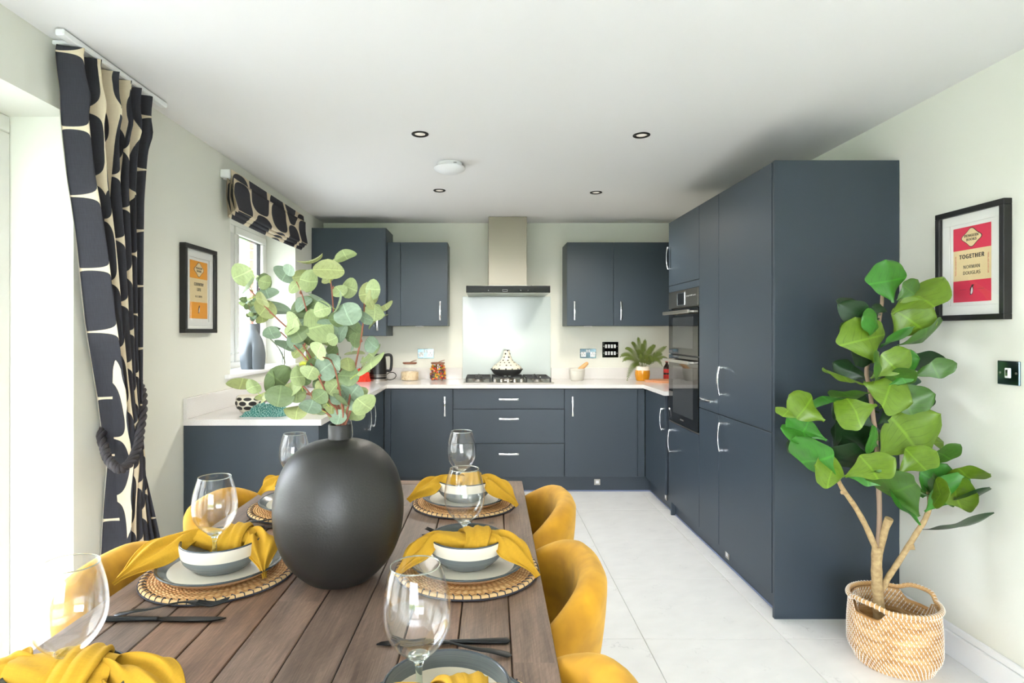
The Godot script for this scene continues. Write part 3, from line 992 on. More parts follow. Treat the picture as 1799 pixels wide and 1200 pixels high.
func cooking():
	# splashback
	var sp := ms()
	box2(sp, Vector3(-0.198, WT + 0.002, DB - 0.008), Vector3(0.601, 1.63, DB - 0.001), 0.001)
	tag(obj("splashback", sp, mats.frosted_splashback), "pale glass splashback behind the gas hob", "splashback")
	# hood
	var h := unit("cooker_hood", "stainless chimney hood with a black glass canopy over the hob", "cooker hood", Vector3(-0.16, 1.634, 4.83), Vector3(0.545, HC, DB))
	slab(h, "chimney", Vector3(0.035, 1.70, 4.985), Vector3(0.365, HC - 0.002, DB - 0.002), "brushed_steel", 0.002)
	slab(h, "motor_box", Vector3(0.0, 1.64, 4.86), Vector3(0.4, 1.70, DB - 0.002), "steel", 0.002)
	var g := slab(h, "canopy", Vector3(-0.152, 1.634, 4.83), Vector3(0.548, 1.692, 4.842), "black_glass", 0.002)
	slab(h, "underside", Vector3(-0.15, 1.632, 4.842), Vector3(0.546, 1.645, DB - 0.01), "steel", 0.001)
	var s := ms()
	bar_frame_z(s, 0.150, 0.192, 1.642, 1.662, 4.829, 4.8305, 0.003)
	obj("display", s, mats.grey_plastic, g)
	for q in [0.03, 0.30, 0.36]:
		s = ms()
		box2(s, Vector3(q, 1.650, 4.829), Vector3(q + 0.006, 1.656, 4.8305))
		obj("button", s, mats.grey_plastic, g)
	# hob
	var b := unit("gas_hob", "stainless five-burner gas hob with black iron pan supports", "hob", Vector3(-0.175, WT, 4.79), Vector3(0.575, 0.93, 5.24))
	slab(b, "tray", Vector3(-0.175, WT, 4.79), Vector3(0.577, WT + 0.008, 5.25), "steel", 0.003)
	var burners := [[-0.05, 4.93, 0.035], [-0.05, 5.13, 0.045], [0.20, 5.06, 0.06], [0.45, 4.93, 0.035], [0.45, 5.13, 0.045]]
	for q in burners:
		s = ms()
		var r: float = q[2]
		lathe(s, [Vector2(r * 1.35, 0), Vector2(r * 1.3, 0.006), Vector2(r, 0.007), Vector2(r, 0.018), Vector2(0, 0.018)], 24, Transform3D(Basis(), Vector3(q[0], WT + 0.008, -q[1])))
		var bo := obj("burner", s, mats.steel, b, -b.position)
		s = ms()
		lathe(s, [Vector2(r * 0.86, 0.018), Vector2(r * 0.86, 0.025), Vector2(r * 0.78, 0.028), Vector2(0, 0.028)], 24, Transform3D(Basis(), Vector3(q[0], WT + 0.008, -q[1])))
		obj("burner_cap", s, mats.cast_iron, bo)
	for k in 5:
		s = ms()
		lathe(s, [Vector2(0.017, 0), Vector2(0.016, 0.004), Vector2(0.0145, 0.022), Vector2(0.0125, 0.026), Vector2(0, 0.026)], 20, Transform3D(Basis(), Vector3(0.09 + 0.0555 * k, WT + 0.008, -4.845)))
		obj("knob", s, mats.steel, b, -b.position)
	for q in [[-0.155, 0.055, [-0.05], [4.93, 5.13]], [0.065, 0.335, [0.2], [5.06]], [0.345, 0.555, [0.45], [4.93, 5.13]]]:
		s = ms()
		var y := WT + 0.045
		var f: float = 4.83 if q[2][0] != 0.2 else 4.90
		var w := 0.012
		for e in [[Vector3(q[0], y - 0.007, f), Vector3(q[1], y, f + w)], [Vector3(q[0], y - 0.012, 5.22), Vector3(q[1], y, 5.22 + w)], [Vector3(q[0], y - 0.012, f), Vector3(q[0] + w, y, 5.23)], [Vector3(q[1] - w, y - 0.012, f), Vector3(q[1], y, 5.23)]]:
			box2(s, e[0], e[1], 0.002)
		for e in [[q[0], f], [q[1] - w, f], [q[0], 5.22], [q[1] - w, 5.22]]:
			box2(s, Vector3(e[0], WT + 0.008, e[1]), Vector3(e[0] + w, y - 0.01, e[1] + w), 0.002)
		for bz in q[3]:
			for bx in q[2]:
				box2(s, Vector3(q[0] + w, y - 0.010, bz - 0.005), Vector3(bx - 0.03, y + 0.006, bz + 0.005), 0.002)
				box2(s, Vector3(bx + 0.03, y - 0.010, bz - 0.005), Vector3(q[1] - w, y + 0.006, bz + 0.005), 0.002)
				box2(s, Vector3(bx - 0.005, y - 0.010, bz - 0.10), Vector3(bx + 0.005, y + 0.006, bz - 0.03), 0.002)
				box2(s, Vector3(bx - 0.005, y - 0.010, bz + 0.03), Vector3(bx + 0.005, y + 0.006, bz + 0.09), 0.002)
		obj("pan_support", s, mats.cast_iron, b, -b.position)
	# tagine
	var t := thing("tagine", "spotted cream cone lidded tagine on the hob", "cooking pot", Vector3(0.195, WT + 0.051, -5.06))
	s = ms()
	lathe(s, [Vector2(0, 0), Vector2(0.085, 0.0), Vector2(0.115, 0.014), Vector2(0.139, 0.05), Vector2(0.143, 0.054), Vector2(0.138, 0.056), Vector2(0.125, 0.052)], 40)
	obj("base_dish", s, mats.cast_iron, t)
	s = ms()
	var lid := smooth_prof([Vector2(0.132, 0.053), Vector2(0.122, 0.075), Vector2(0.088, 0.102), Vector2(0.055, 0.128), Vector2(0.036, 0.165), Vector2(0.027, 0.205), Vector2(0.026, 0.219)], 5)
	var prof := lid.duplicate()
	prof.append(Vector2(0.020, 0.219))
	prof.append(Vector2(0.016, 0.20))
	prof.append(Vector2(0.0, 0.19))
	lathe(s, prof, 40)
	var lo := obj("lid", s, mats.cream_glaze, t)
	s = ms()
	lathe(s, [Vector2(0.0265, 0.216), Vector2(0.0268, 0.2195), Vector2(0.019, 0.2200)], 30)
	obj("lid_rim", s, mats.rim_glaze, lo)
	var dots := ms()
	var rows := [[0.4, 15], [1.6, 13], [2.4, 10], [3.1, 7], [3.8, 6], [4.5, 5], [5.3, 4]]
	for e in rows.size():
		var f: float = rows[e][0] * 5.0
		var i := int(f)
		var p: Vector2 = lid[i].lerp(lid[mini(i + 1, lid.size() - 1)], f - i)
		var tan_: Vector2 = (lid[mini(i + 1, lid.size() - 1)] - lid[i]).normalized()
		var n: int = rows[e][1]
		for k in n:
			var a: float = TAU * (k + 0.5 * (e % 2) + rng.randf_range(-0.15, 0.15)) / n
			var out := Vector3(tan_.y * cos(a), -tan_.x, tan_.y * sin(a))
			var up := Vector3(tan_.x * cos(a), tan_.y, tan_.x * sin(a))
			var c := Vector3(p.x * cos(a), p.y, p.x * sin(a))
			var r := rng.randf_range(0.0062, 0.0088)
			var bb := Basis(up.cross(out) * r, out * 0.0012, up * r * rng.randf_range(0.75, 1.0))
			lathe(dots, [Vector2(1, 0), Vector2(0.9, 0.8), Vector2(0, 1)], 10, Transform3D(bb, c))
	obj("painted_spots", dots, mats.ink, lo)

func bar_frame_z(st: SurfaceTool, x0: float, x1: float, y0: float, y1: float, d0: float, d1: float, t: float):
	box2(st, Vector3(x0, y0, d0), Vector3(x1, y0 + t, d1))
	box2(st, Vector3(x0, y1 - t, d0), Vector3(x1, y1, d1))
	box2(st, Vector3(x0, y0, d0), Vector3(x0 + t, y1, d1))
	box2(st, Vector3(x1 - t, y0, d0), Vector3(x1, y1, d1))

# ------------------------------------------------------------------ table and chairs
const TT := 0.76
const TURN := -0.0145

func dining_table():
	var t := thing("dining_table", "long brown wooden plank dining table laid with place settings", "table", Vector3(-0.322, 0, -1.285), TURN)
	var edges := [-0.449, -0.367, -0.2815, -0.1895, -0.097, -0.004, 0.0895, 0.1835, 0.2795, 0.372, 0.449]
	var l0 := -0.85   # far end, towards -z
	var l1 := 0.90
	for k in 10:
		var x0: float = edges[k] + 0.0011
		var x1: float = edges[k + 1] - 0.0011
		var z0 := l0 + (0.0 if k == 0 or k == 9 else 0.052)
		plank(t, x0, x1, z0, l1, k)
	var st := ms()
	var e := box_uv(Vector3(edges[1] + 0.001, TT - 0.028, l0), Vector3(edges[9] - 0.001, TT, l0 + 0.0505), true, 0.3)
	obj("end_board", e, mats.plank_1, t)
	for q in [[Vector3(-0.40, 0.63, -0.78), Vector3(0.40, TT - 0.03, -0.755)], [Vector3(-0.40, 0.63, 0.80), Vector3(0.40, TT - 0.03, 0.825)], [Vector3(-0.40, 0.63, -0.755), Vector3(-0.375, TT - 0.03, 0.80)], [Vector3(0.375, 0.63, -0.755), Vector3(0.40, TT - 0.03, 0.80)]]:
		st = ms()
		box(st, (q[0] + q[1]) * 0.5, q[1] - q[0], 0.002)
		obj("apron", st, mats.table_leg, t)
	for sx in [-1, 1]:
		for z in [-0.77, 0.81]:
			st = ms()
			box(st, Vector3(sx * 0.385, (TT - 0.03) * 0.5, z), Vector3(0.075, TT - 0.03, 0.075), 0.006)
			obj("leg", st, mats.table_leg, t)

func plank(t: Node3D, x0: float, x1: float, z0: float, z1: float, k: int):
	obj("plank", box_uv(Vector3(x0, TT - 0.028, z0), Vector3(x1, TT - 0.0004 * (k % 2), z1), false, fposmod(k * 0.37, 1.0)), mats["plank_%d" % ((k * 2 + k / 3) % 3)], t)

func box_uv(lo: Vector3, hi: Vector3, across: bool, shift: float) -> ArrayMesh:
	# a board whose grain follows its length
	var st := ms()
	var c := (lo + hi) * 0.5
	var bev := 0.0016
	box(st, c, hi - lo, bev)
	st.set_smooth_group(-1)
	var pts := [Vector3(lo.x + bev, hi.y + 0.0001, lo.z + bev), Vector3(hi.x - bev, hi.y + 0.0001, lo.z + bev), Vector3(hi.x - bev, hi.y + 0.0001, hi.z - bev), Vector3(lo.x + bev, hi.y + 0.0001, hi.z - bev)]
	var uv := []
	for p in pts:
		var a: float = (p.x - lo.x) / (hi.x - lo.x)
		var b: float = (p.z - lo.z) / 1.75
		if across:
			a = (p.z - lo.z) / (hi.z - lo.z)
			b = (p.x - lo.x) / 1.75
		uv.append(Vector2(a, b + shift))
	poly(st, pts, c, uv)
	return commit(st)

func make_chair(label: String, at: Vector3, turn: float) -> Node3D:
	# faces -x; its back stands at +x
	var t := thing("tub_chair", label, "chair", at, turn, "yellow velvet tub chairs")
	var plan := func(p: float, inset: float, shrink: float) -> Vector2:
		# a U from the front of one arm round the back to the front of the other
		var a := (p - 0.5) * 2.0
		var w := 0.27 - inset
		var arm := 0.20
		var arc := PI * 0.5 * w
		var s := absf(a) * (arc + arm)
		var q := Vector2.ZERO
		if s < arc:
			var th := s / w
			var pw := 0.86
			q = Vector2(pow(maxf(cos(th), 0.0), pw) * w, pow(sin(th), pw) * w)
		else:
			q = Vector2(-(s - arc), w + 0.01 * (s - arc) / arm)
		q.y *= signf(a)
		q.x = (q.x - 0.02) * shrink + 0.02
		q.y *= shrink
		return q
	var top := func(p: float) -> float:
		var a := absf(p - 0.5) * 2.0
		return 0.795 - 0.205 * smoothstep(0.12, 1.0, a) - 0.03 * a * a
	var shell := ms()
	# round the section: inside from the seat up, over the roll, outside down to the base
	var sec := func(u: float, v: float) -> Vector3:
		var th: float = top.call(u)
		var yb := 0.33
		var inset := 0.0
		var y := 0.0
		var thick := 0.062
		if v < 0.4:
			var f := v / 0.4
			y = lerpf(yb, th - thick * 0.5, f)
			inset = thick
		elif v < 0.6:
			var f := (v - 0.4) / 0.2 * PI
			y = th - thick * 0.5 + sin(f) * thick * 0.5
			inset = thick * 0.5 + cos(f) * thick * 0.5
		else:
			var f := (v - 0.6) / 0.4
			y = lerpf(th - thick * 0.5, yb, f)
			inset = 0.0
		var k := 0.80 + 0.20 * smoothstep(0.33, 0.78, y)
		var q: Vector2 = plan.call(u, inset, k)
		return Vector3(q.x, y, q.y)
	grid(shell, 56, 34, sec, true)
	for e in [0.0, 1.0]:   # the rounded arm ends
		var cap := func(u: float, v: float) -> Vector3:
			var a: Vector3 = sec.call(e, u * 0.5)
			var b: Vector3 = sec.call(e, 1.0 - u * 0.5)
			var p := a.lerp(b, v)
			p.x -= 0.022 * sin(PI * v)
			return p
		grid(shell, 14, 6, cap, e == 1.0)
	obj("backrest", shell, mats.velvet, t)
	var seat := ms()
	var pad := func(u: float, v: float) -> Vector3:
		var a := TAU * u
		var r := 0.205
		var sx := signf(cos(a)) * pow(absf(cos(a)), 0.55) * (r + 0.03)
		var sz := signf(sin(a)) * pow(absf(sin(a)), 0.55) * r
		var k := 1.0
		var y := 0.0
		if v < 0.35:
			k = v / 0.35 * 0.93
			y = 0.36
		elif v < 0.65:
			var f := (v - 0.35) / 0.3 * PI
			k = 0.93 + 0.07 * sin(f)
			y = 0.42 - 0.06 * cos(f)
		else:
			var f := (v - 0.65) / 0.35
			k = (1.0 - f) * 0.93
			y = 0.48 + 0.018 * sin(f * PI * 0.5)
		return Vector3(sx * k - 0.03, y, sz * k)
	grid(seat, 32, 18, pad)
	obj("seat", seat, mats.velvet, t)
	for sx in [-1, 1]:
		for sz in [-1, 1]:
			var l := ms()
			tube(l, [Vector3(sx * 0.16 - 0.01, 0.36, sz * 0.15), Vector3(sx * 0.215 - 0.01, 0.0, sz * 0.20)], [0.017, 0.010], 12)
			obj("leg", l, mats.black_metal, t)
	return t

func chairs():
	var a := make_chair("yellow velvet tub chair at the right side, farthest down the table", Vector3(0.015, 0, -1.84), 0.0)
	dup(a, Vector3(0.0, 0, -1.32), 0.0, "yellow velvet tub chair at the right side, middle of its row")
	dup(a, Vector3(-0.03, 0, -0.80), 0.0, "yellow velvet tub chair at the right side, just showing at the bottom edge")
	dup(a, Vector3(-0.625, 0, -1.81), PI, "yellow velvet tub chair at the left side, near the sink end panel")
	dup(a, Vector3(-0.63, 0, -1.31), PI, "yellow velvet tub chair at the left side, beside the patterned curtain")

# ------------------------------------------------------------------ place settings
func make_mat(label: String) -> Node3D:
	var t := thing("placemat", label, "placemat", Vector3.ZERO, 0.0, "round seagrass placemats")
	var s := ms()
	var prof := [Vector2(0.0, 0.0)]
	lathe(s, [Vector2(0.0, 0.0068), Vector2(0.08, 0.0068), Vector2(0.15, 0.0066)], 64)
	lathe(s, [Vector2(0.15, 0.0), Vector2(0.0, 0.0)], 64)
	# texture laid out as rings: u round, v outwards
	var m := ms()
	var ringf := func(u: float, v: float) -> Vector3:
		var r := 0.152 * v
		return Vector3(cos(TAU * u) * r, 0.007 + 0.0006 * sin(v * 17.0 * TAU), sin(TAU * u) * r)
	grid(m, 96, 51, ringf, true)
	obj("woven_disc", m, mats.seagrass, t)
	var pts := []
	for k in 64:
		pts.append(Vector3(cos(TAU * k / 64) * 0.157, 0.005, sin(TAU * k / 64) * 0.157))
	var e := ms()
	tube(e, pts, 0.0055, 8, true)
	obj("edge_coil", e, mats.straw_edge, t)
	var th := ms()
	pts = []
	for k in 64:
		pts.append(Vector3(cos(TAU * k / 64) * 0.1625, 0.0035, sin(TAU * k / 64) * 0.1625))
	tube(th, pts, 0.0022, 6, true)
	for k in 56:
		var a := TAU * k / 56
		var o := Vector3(cos(a), 0, sin(a))
		var q := Vector3(cos(a + 0.03), 0, sin(a + 0.03))
		tube(th, [o * 0.1635 + Vector3(0, 0.003, 0), o * 0.160 + Vector3(0, 0.0105, 0), q * 0.151 + Vector3(0, 0.0105, 0), q * 0.147 + Vector3(0, 0.0075, 0)], 0.0012, 5)
	obj("stitching", th, mats.dark_thread, t)
	return t

func make_plate(label: String) -> Node3D:
	var t := thing("dinner_plate", label, "plate", Vector3.ZERO, 0.0, "cream dinner plates with grey rims")
	var s := ms()
	lathe(s, [Vector2(0, 0.004), Vector2(0.0, 0.0), Vector2(0.08, 0.0), Vector2(0.085, 0.003), Vector2(0.118, 0.009), Vector2(0.1315, 0.0185)], 64)
	obj("underside", s, mats.bare_clay, t)
	s = ms()
	lathe(s, [Vector2(0.109, 0.0105), Vector2(0.10, 0.0085), Vector2(0.09, 0.008), Vector2(0, 0.008)], 64)
	obj("well", s, mats.cream_glaze, t)
	s = ms()
	lathe(s, smooth_prof([Vector2(0.1315, 0.0185), Vector2(0.1335, 0.0205), Vector2(0.1318, 0.0225), Vector2(0.127, 0.0215)], 3), 64)
	obj("rim", s, mats.rim_glaze, t)
	s = ms()
	lathe(s, smooth_prof([Vector2(0.127, 0.0215), Vector2(0.118, 0.0155), Vector2(0.109, 0.0105)], 3), 64)
	obj("grey_band", s, mats.grey_glaze, t)
	return t

func make_bowl(label: String) -> Node3D:
	var t := thing("bowl", label, "bowl", Vector3.ZERO, 0.0, "grey and cream bowls")
	var s := ms()
	lathe(s, smooth_prof([Vector2(0.0000, 0.0011), Vector2(0.0504, 0.0000), Vector2(0.0627, 0.0065), Vector2(0.0784, 0.0216), Vector2(0.0834, 0.0346)], 4), 56)
	obj("lower_band", s, mats.grey_glaze, t)
	s = ms()
	lathe(s, smooth_prof([Vector2(0.0834, 0.0346), Vector2(0.0857, 0.0486), Vector2(0.0860, 0.0605)], 4), 56)
	obj("upper_band", s, mats.cream_glaze, t)
	s = ms()
	lathe(s, smooth_prof([Vector2(0.0860, 0.0605), Vector2(0.0853, 0.0629), Vector2(0.0834, 0.0632), Vector2(0.0818, 0.0616)], 3), 56)
	obj("rim", s, mats.rim_glaze, t)
	s = ms()
	lathe(s, smooth_prof([Vector2(0.0818, 0.0616), Vector2(0.0808, 0.0520), Vector2(0.0785, 0.0400)], 4), 56)
	obj("inside_band", s, mats.grey_glaze, t)
	s = ms()
	lathe(s, smooth_prof([Vector2(0.0785, 0.0400), Vector2(0.0739, 0.0259), Vector2(0.0605, 0.0108), Vector2(0.0, 0.0065)], 4), 56)
	obj("inside_bottom", s, mats.cream_glaze, t)
	return t

func make_glass(label: String) -> Node3D:
	var t := thing("wine_glass", label, "wine glass", Vector3.ZERO, 0.0, "clear stemmed wine glasses")
	var s := ms()
	var cup := smooth_prof([Vector2(0.006, 0.0705), Vector2(0.016, 0.075), Vector2(0.032, 0.090), Vector2(0.0425, 0.110), Vector2(0.0455, 0.130), Vector2(0.0430, 0.155), Vector2(0.0375, 0.177), Vector2(0.0325, 0.1915)], 6)
	lathe(s, cup, 48)
	var inner := []
	for q in cup:
		inner.append(Vector2(maxf(q.x - 0.0012, 0.0), q.y + (0.0012 if q.y < 0.08 else 0.0)))
	inner.reverse()
	lathe(s, inner, 48)
	obj("cup", s, mats.wine_glass_shell, t)
	s = ms()
	var pts := []
	for k in 48:
		pts.append(Vector3(cos(TAU * k / 48) * 0.0325, 0.192, sin(TAU * k / 48) * 0.0325))
	tube(s, pts, 0.0009, 8, true)
	obj("rim", s, mats.solid_glass, t)
	s = ms()
	lathe(s, smooth_prof([Vector2(0.0, 0.0), Vector2(0.034, 0.0), Vector2(0.0355, 0.0015), Vector2(0.030, 0.003), Vector2(0.012, 0.007), Vector2(0.0050, 0.016), Vector2(0.0042, 0.040), Vector2(0.0048, 0.058), Vector2(0.0085, 0.068), Vector2(0.015, 0.0735), Vector2(0.010, 0.0745), Vector2(0.0, 0.0735)], 5), 32)
	obj("stem", s, mats.solid_glass, t)
	return t

func make_knife(label: String) -> Node3D:
	# lies along x, handle at +x
	var t := thing("knife", label, "knife", Vector3.ZERO, 0.0, "black table knives")
	var s := ms()
	var hf := func(u: float, v: float) -> Vector3:
		var x := lerpf(0.012, 0.118, u)
		var w := 0.0045 + 0.0042 * smoothstep(0.0, 1.0, u)
		var e := minf(1.0, sqrt(maxf(0.0, 1.0 - pow(maxf(0.0, (u - 0.93) / 0.07), 2.0))) + 0.02)
		return Vector3(x, 0.0042 + 0.0040 * sin(TAU * v) * e, cos(TAU * v) * w * e)
	grid(s, 18, 12, hf)
	obj("handle", s, mats.cutlery_black, t)
	s = ms()
	var o := PackedVector2Array([Vector2(0.016, -0.0045), Vector2(-0.01, -0.0085), Vector2(-0.06, -0.0098), Vector2(-0.09, -0.0085), Vector2(-0.108, -0.003), Vector2(-0.115, 0.0035), Vector2(-0.10, 0.0062), Vector2(-0.01, 0.0068), Vector2(0.016, 0.0045)])
	prism(s, o, 0.0022, Transform3D(Basis(Vector3(1, 0, 0), Vector3(0, 0, 1), Vector3(0, 1, 0)), Vector3(0, 0.0032, 0)))
	obj("blade", s, mats.cutlery_black, t)
	return t

func make_fork(label: String) -> Node3D:
	var t := thing("fork", label, "fork", Vector3.ZERO, 0.0, "black table forks")
	var s := ms()
	var lift := func(x: float) -> float:
		return 0.003 + 0.010 * smoothstep(0.06, -0.02, x) * smoothstep(-0.095, -0.02, x) + 0.006 * smoothstep(0.11, 0.06, x) + 0.010 * smoothstep(-0.07, -0.105, x)
	var hf := func(u: float, v: float) -> Vector3:
		var x := lerpf(-0.045, 0.105, u)
		var w := 0.0030 + 0.0062 * smoothstep(0.35, 0.95, u) + 0.0080 * smoothstep(0.18, 0.0, u)
		var e := minf(1.0, sqrt(maxf(0.0, 1.0 - pow(maxf(0.0, (u - 0.94) / 0.06), 2.0))) + 0.02)
		return Vector3(x, lift.call(x) + 0.0016 * sin(TAU * v) * e, cos(TAU * v) * w * e)
	grid(s, 30, 10, hf)
	obj("handle", s, mats.cutlery_black, t)
	for k in 4:
		s = ms()
		var z := (k - 1.5) * 0.0058
		var pts := []
		for e in 7:
			var x := lerpf(-0.044, -0.103, e / 6.0)
			pts.append(Vector3(x, lift.call(x), z * (1.0 - 0.08 * e / 6.0)))
		tube(s, pts, [0.0022, 0.0021, 0.002, 0.0019, 0.0017, 0.0014, 0.0009], 6)
		obj("tine", s, mats.cutlery_black, t)
	return t

func make_napkin(label: String, at: Vector3, left_tip: Array, right_tip: Array, seed_: int, spin := 0.0) -> Node3D:
	# a linen napkin tied in a loose knot; two tails fall away from the knot
	var t := thing("napkin", label, "napkin", at, 0.0, "mustard linen napkins")
	var r := RandomNumberGenerator.new()
	r.seed = seed_
	var ph := r.randf() * 6.0
	var s := ms()
	# the bundle that runs through the knot
	var core := func(u: float, v: float) -> Vector3:
		var x := lerpf(-0.072, 0.072, u)
		var b := 0.026 * (0.72 + 0.28 * sin(PI * u))
		b *= 1.0 + 0.09 * sin(3.0 * TAU * v + ph + u * 4.0) + 0.05 * sin(7.0 * TAU * v + u * 9.0)
		return Vector3(x, b * 0.95 * sin(TAU * v) - 0.004 * cos(PI * (u - 0.5) * 2.0), b * 1.25 * cos(TAU * v))
	grid(s, 24, 40, core)
	obj("knot", s, mats.linen, t)
	# the band wrapped over it
	s = ms()
	for w in 2:
		var cx := (w - 0.5) * 0.030 + 0.012
		var lean := 0.020 - 0.012 * w
		var wrap := func(u: float, v: float) -> Vector3:
			var a := TAU * u
			var e := TAU * v
			var rr := 0.0305 + 0.0022 * w + 0.0022 * sin(5.0 * e + ph)
			var wd := 0.019 + 0.003 * sin(a * 2.0 + ph)
			var ca := cos(e)
			return Vector3(cx + lean * sin(a + 0.5) + wd * ca, (rr + 0.0055 * sin(e)) * 0.95 * sin(a) - 0.003, (rr + 0.0055 * sin(e)) * 1.25 * cos(a))
		grid(s, 40, 20, wrap, true)
	obj("wrapped_band", s, mats.linen, t)
	for side in [left_tip, right_tip]:
		var sg := -1.0 if side == left_tip else 1.0
		var tip := Vector3(side[0], side[1], side[2])
		var start := Vector3(sg * 0.050, 0.007, 0.0)
		var c1 := Vector3(sg * 0.090, 0.030 + side[3] * 0.5, tip.z * 0.15)
		var c2 := start.lerp(tip, 0.66) + Vector3(0, 0.026 + side[3], 0)
		var width: float = side[4]
		var roll: float = side[5]
		s = ms()
		var face := func(u: float, v: float, off: float) -> Vector3:
			var p := start.bezier_interpolate(c1, c2, tip, u)
			var d := (start.bezier_interpolate(c1, c2, tip, minf(u + 0.02, 1.0)) - start.bezier_interpolate(c1, c2, tip, maxf(u - 0.02, 0.0))).normalized()
			var side_v := d.cross(Vector3.UP).normalized()
			var up := side_v.cross(d).normalized()
			var tw := roll * smoothstep(0.1, 0.8, u)
			var sv := side_v * cos(tw) + up * sin(tw)
			var uv_ := up * cos(tw) - side_v * sin(tw)
			var w := width * (0.36 + 0.64 * smoothstep(0.0, 0.5, u)) * (1.0 - 0.93 * pow(smoothstep(0.45, 1.0, u), 1.35))
			var x := (v - 0.5) * 2.0
			var fold := 0.010 * (1.0 - 0.65 * u) * sin(x * 6.5 + ph + u * 3.0) + 0.006 * sin(x * 11.0 + ph * 2.0 - u * 5.0) * (1.0 - u) - 0.012 * x * x
			return p + sv * (x * w) + uv_ * (fold + off)
		grid(s, 34, 26, func(u: float, v: float): return face.call(u, v, 0.0011))
		grid(s, 34, 26, func(u: float, v: float): return face.call(u, v, -0.0011), true)
		# a rolled hem along both edges joins the two faces
		for e in [0.0, 1.0]:
			var pts := []
			for k in 30:
				pts.append(face.call(k / 29.0, e, 0.0))
			tube(s, pts, 0.0017, 6)
		obj("tail", s, mats.linen, t)
	t.rotation.y = spin
	return t

func settings():
	# x, depth, wording; the left three face right, the right three face left
	var spots := [
		[-0.050, 0.768, "nearest on the right"], [-0.040, 1.332, "middle one on the right"], [-0.064, 1.845, "farthest on the right"],
		[-0.565, 0.768, "nearest on the left"], [-0.594, 1.311, "on the left before the black vase"], [-0.560, 1.80, "half hidden behind the black vase"]]
	var where := ["at the bottom edge, right side of the table", "middle of the right side, beside the second chair", "at the far right corner of the table", "at the bottom left corner", "middle of the left side, beside the black vase", "half hidden behind the black vase"]
	var mat0: Node3D
	var plate0: Node3D
	var bowl0: Node3D
	for k in 6:
		var p := Vector3(spots[k][0], TT, -spots[k][1])
		var l1: String = "round woven placemat with dark stitched edge, " + where[k]
		var l2: String = "cream plate with a grey rim, " + where[k]
		var l3: String = "grey and cream bowl holding a napkin, " + where[k]
		if k == 0:
			mat0 = make_mat(l1)
			mat0.position = p
			plate0 = make_plate(l2)
			plate0.position = p + Vector3(0, 0.0082, 0)
			bowl0 = make_bowl(l3)
			bowl0.position = p + Vector3(0, 0.0164, 0)
		else:
			dup(mat0, p, k * 1.1, l1)
			dup(plate0, p + Vector3(0, 0.0082, 0), 0.0, l2)
			dup(bowl0, p + Vector3(0, 0.0164, 0), k * 0.8, l3)
	var g0 := make_glass("empty wine glass standing in the bowl at the bottom edge, right side")
	var gp := [[-0.088, 0.798], [-0.047, 1.362], [-0.074, 1.878], [-0.583, 0.805], [-0.597, 1.285], [-0.600, 1.835]]
	var gl := ["", "empty wine glass in the middle right bowl, in front of the drawers", "empty wine glass in the bowl at the far right corner", "empty wine glass at the bottom left corner", "empty wine glass in the middle left bowl, before the end panel", "empty wine glass partly hidden behind the black vase"]
	for k in 6:
		var at := Vector3(gp[k][0], TT + 0.0235, -gp[k][1])
		var g: Node3D = g0 if k == 0 else dup(g0, at, 0.0, gl[k])
		g.position = at
		g.scale = Vector3.ONE * 1.045
	g0.rotation.z = 0.035
	get_node("wine_glass_003").rotation.z = -0.05
	# napkins: where each lies and where its tails end (x, y, z, bulge, half width, twist)
	make_napkin("mustard napkin knotted over the bowl at the bottom edge, right side", Vector3(-0.045, TT + 0.071, -0.735), [-0.13, -0.045, 0.03, 0.0, 0.034, 0.3], [0.14, -0.05, 0.02, 0.0, 0.034, -0.3], 1)
	make_napkin("mustard napkin knotted over the middle right bowl", Vector3(-0.040, TT + 0.071, -1.312), [-0.155, -0.055, 0.050, 0.0, 0.034, 0.4], [0.160, -0.058, 0.045, 0.004, 0.042, -0.25], 2)
	make_napkin("mustard napkin knotted over the bowl at the far right corner", Vector3(-0.062, TT + 0.071, -1.83), [-0.175, -0.040, 0.050, 0.0, 0.040, 0.35], [0.165, -0.048, 0.075, 0.002, 0.046, -0.35], 3)
	make_napkin("mustard napkin knotted over the bowl at the bottom left corner", Vector3(-0.580, TT + 0.071, -0.805), [-0.15, -0.045, -0.02, 0.0, 0.042, 0.3], [0.20, -0.045, 0.045, 0.004, 0.040, -0.5], 4)
	make_napkin("mustard napkin with long tails over the middle left bowl", Vector3(-0.592, TT + 0.071, -1.335), [-0.185, -0.050, 0.125, 0.0, 0.036, 0.9], [0.120, -0.052, 0.09, 0.010, 0.038, -0.3], 5)
	make_napkin("mustard napkin peeping out from behind the black vase", Vector3(-0.560, TT + 0.071, -1.80), [-0.13, -0.02, 0.03, 0.004, 0.045, 0.4], [0.15, -0.055, 0.02, 0.0, 0.04, -0.3], 6)
	# cutlery
	var kn := make_knife("black knife on the right side of the table, nearest the bottom edge")
	kn.position = Vector3(-0.072, TT, -1.012)
	kn.rotation.y = 0.04
	dup(kn, Vector3(-0.052, TT, -1.552), 0.0, "black knife behind the middle right bowl")
	dup(kn, Vector3(-0.035, TT, -2.075), -0.03, "black knife behind the far right bowl, its handle end showing")
	dup(kn, Vector3(-0.603, TT, -1.094), PI + 0.0, "black knife on the left side in front of the middle placemat")
	dup(kn, Vector3(-0.598, TT, -1.610), PI + 0.02, "black knife on the left side, its blade behind the vase")
	var fk := make_fork("black fork on the right side of the table, nearest the bottom edge")
	fk.position = Vector3(-0.058, TT, -0.985)
	fk.rotation.y = -0.12
	dup(fk, Vector3(-0.058, TT, -1.53), -0.28, "black fork behind the middle right bowl, tines pointing left")
	dup(fk, Vector3(-0.605, TT, -1.127), PI + 0.16, "black fork on the left side in front of the middle placemat")
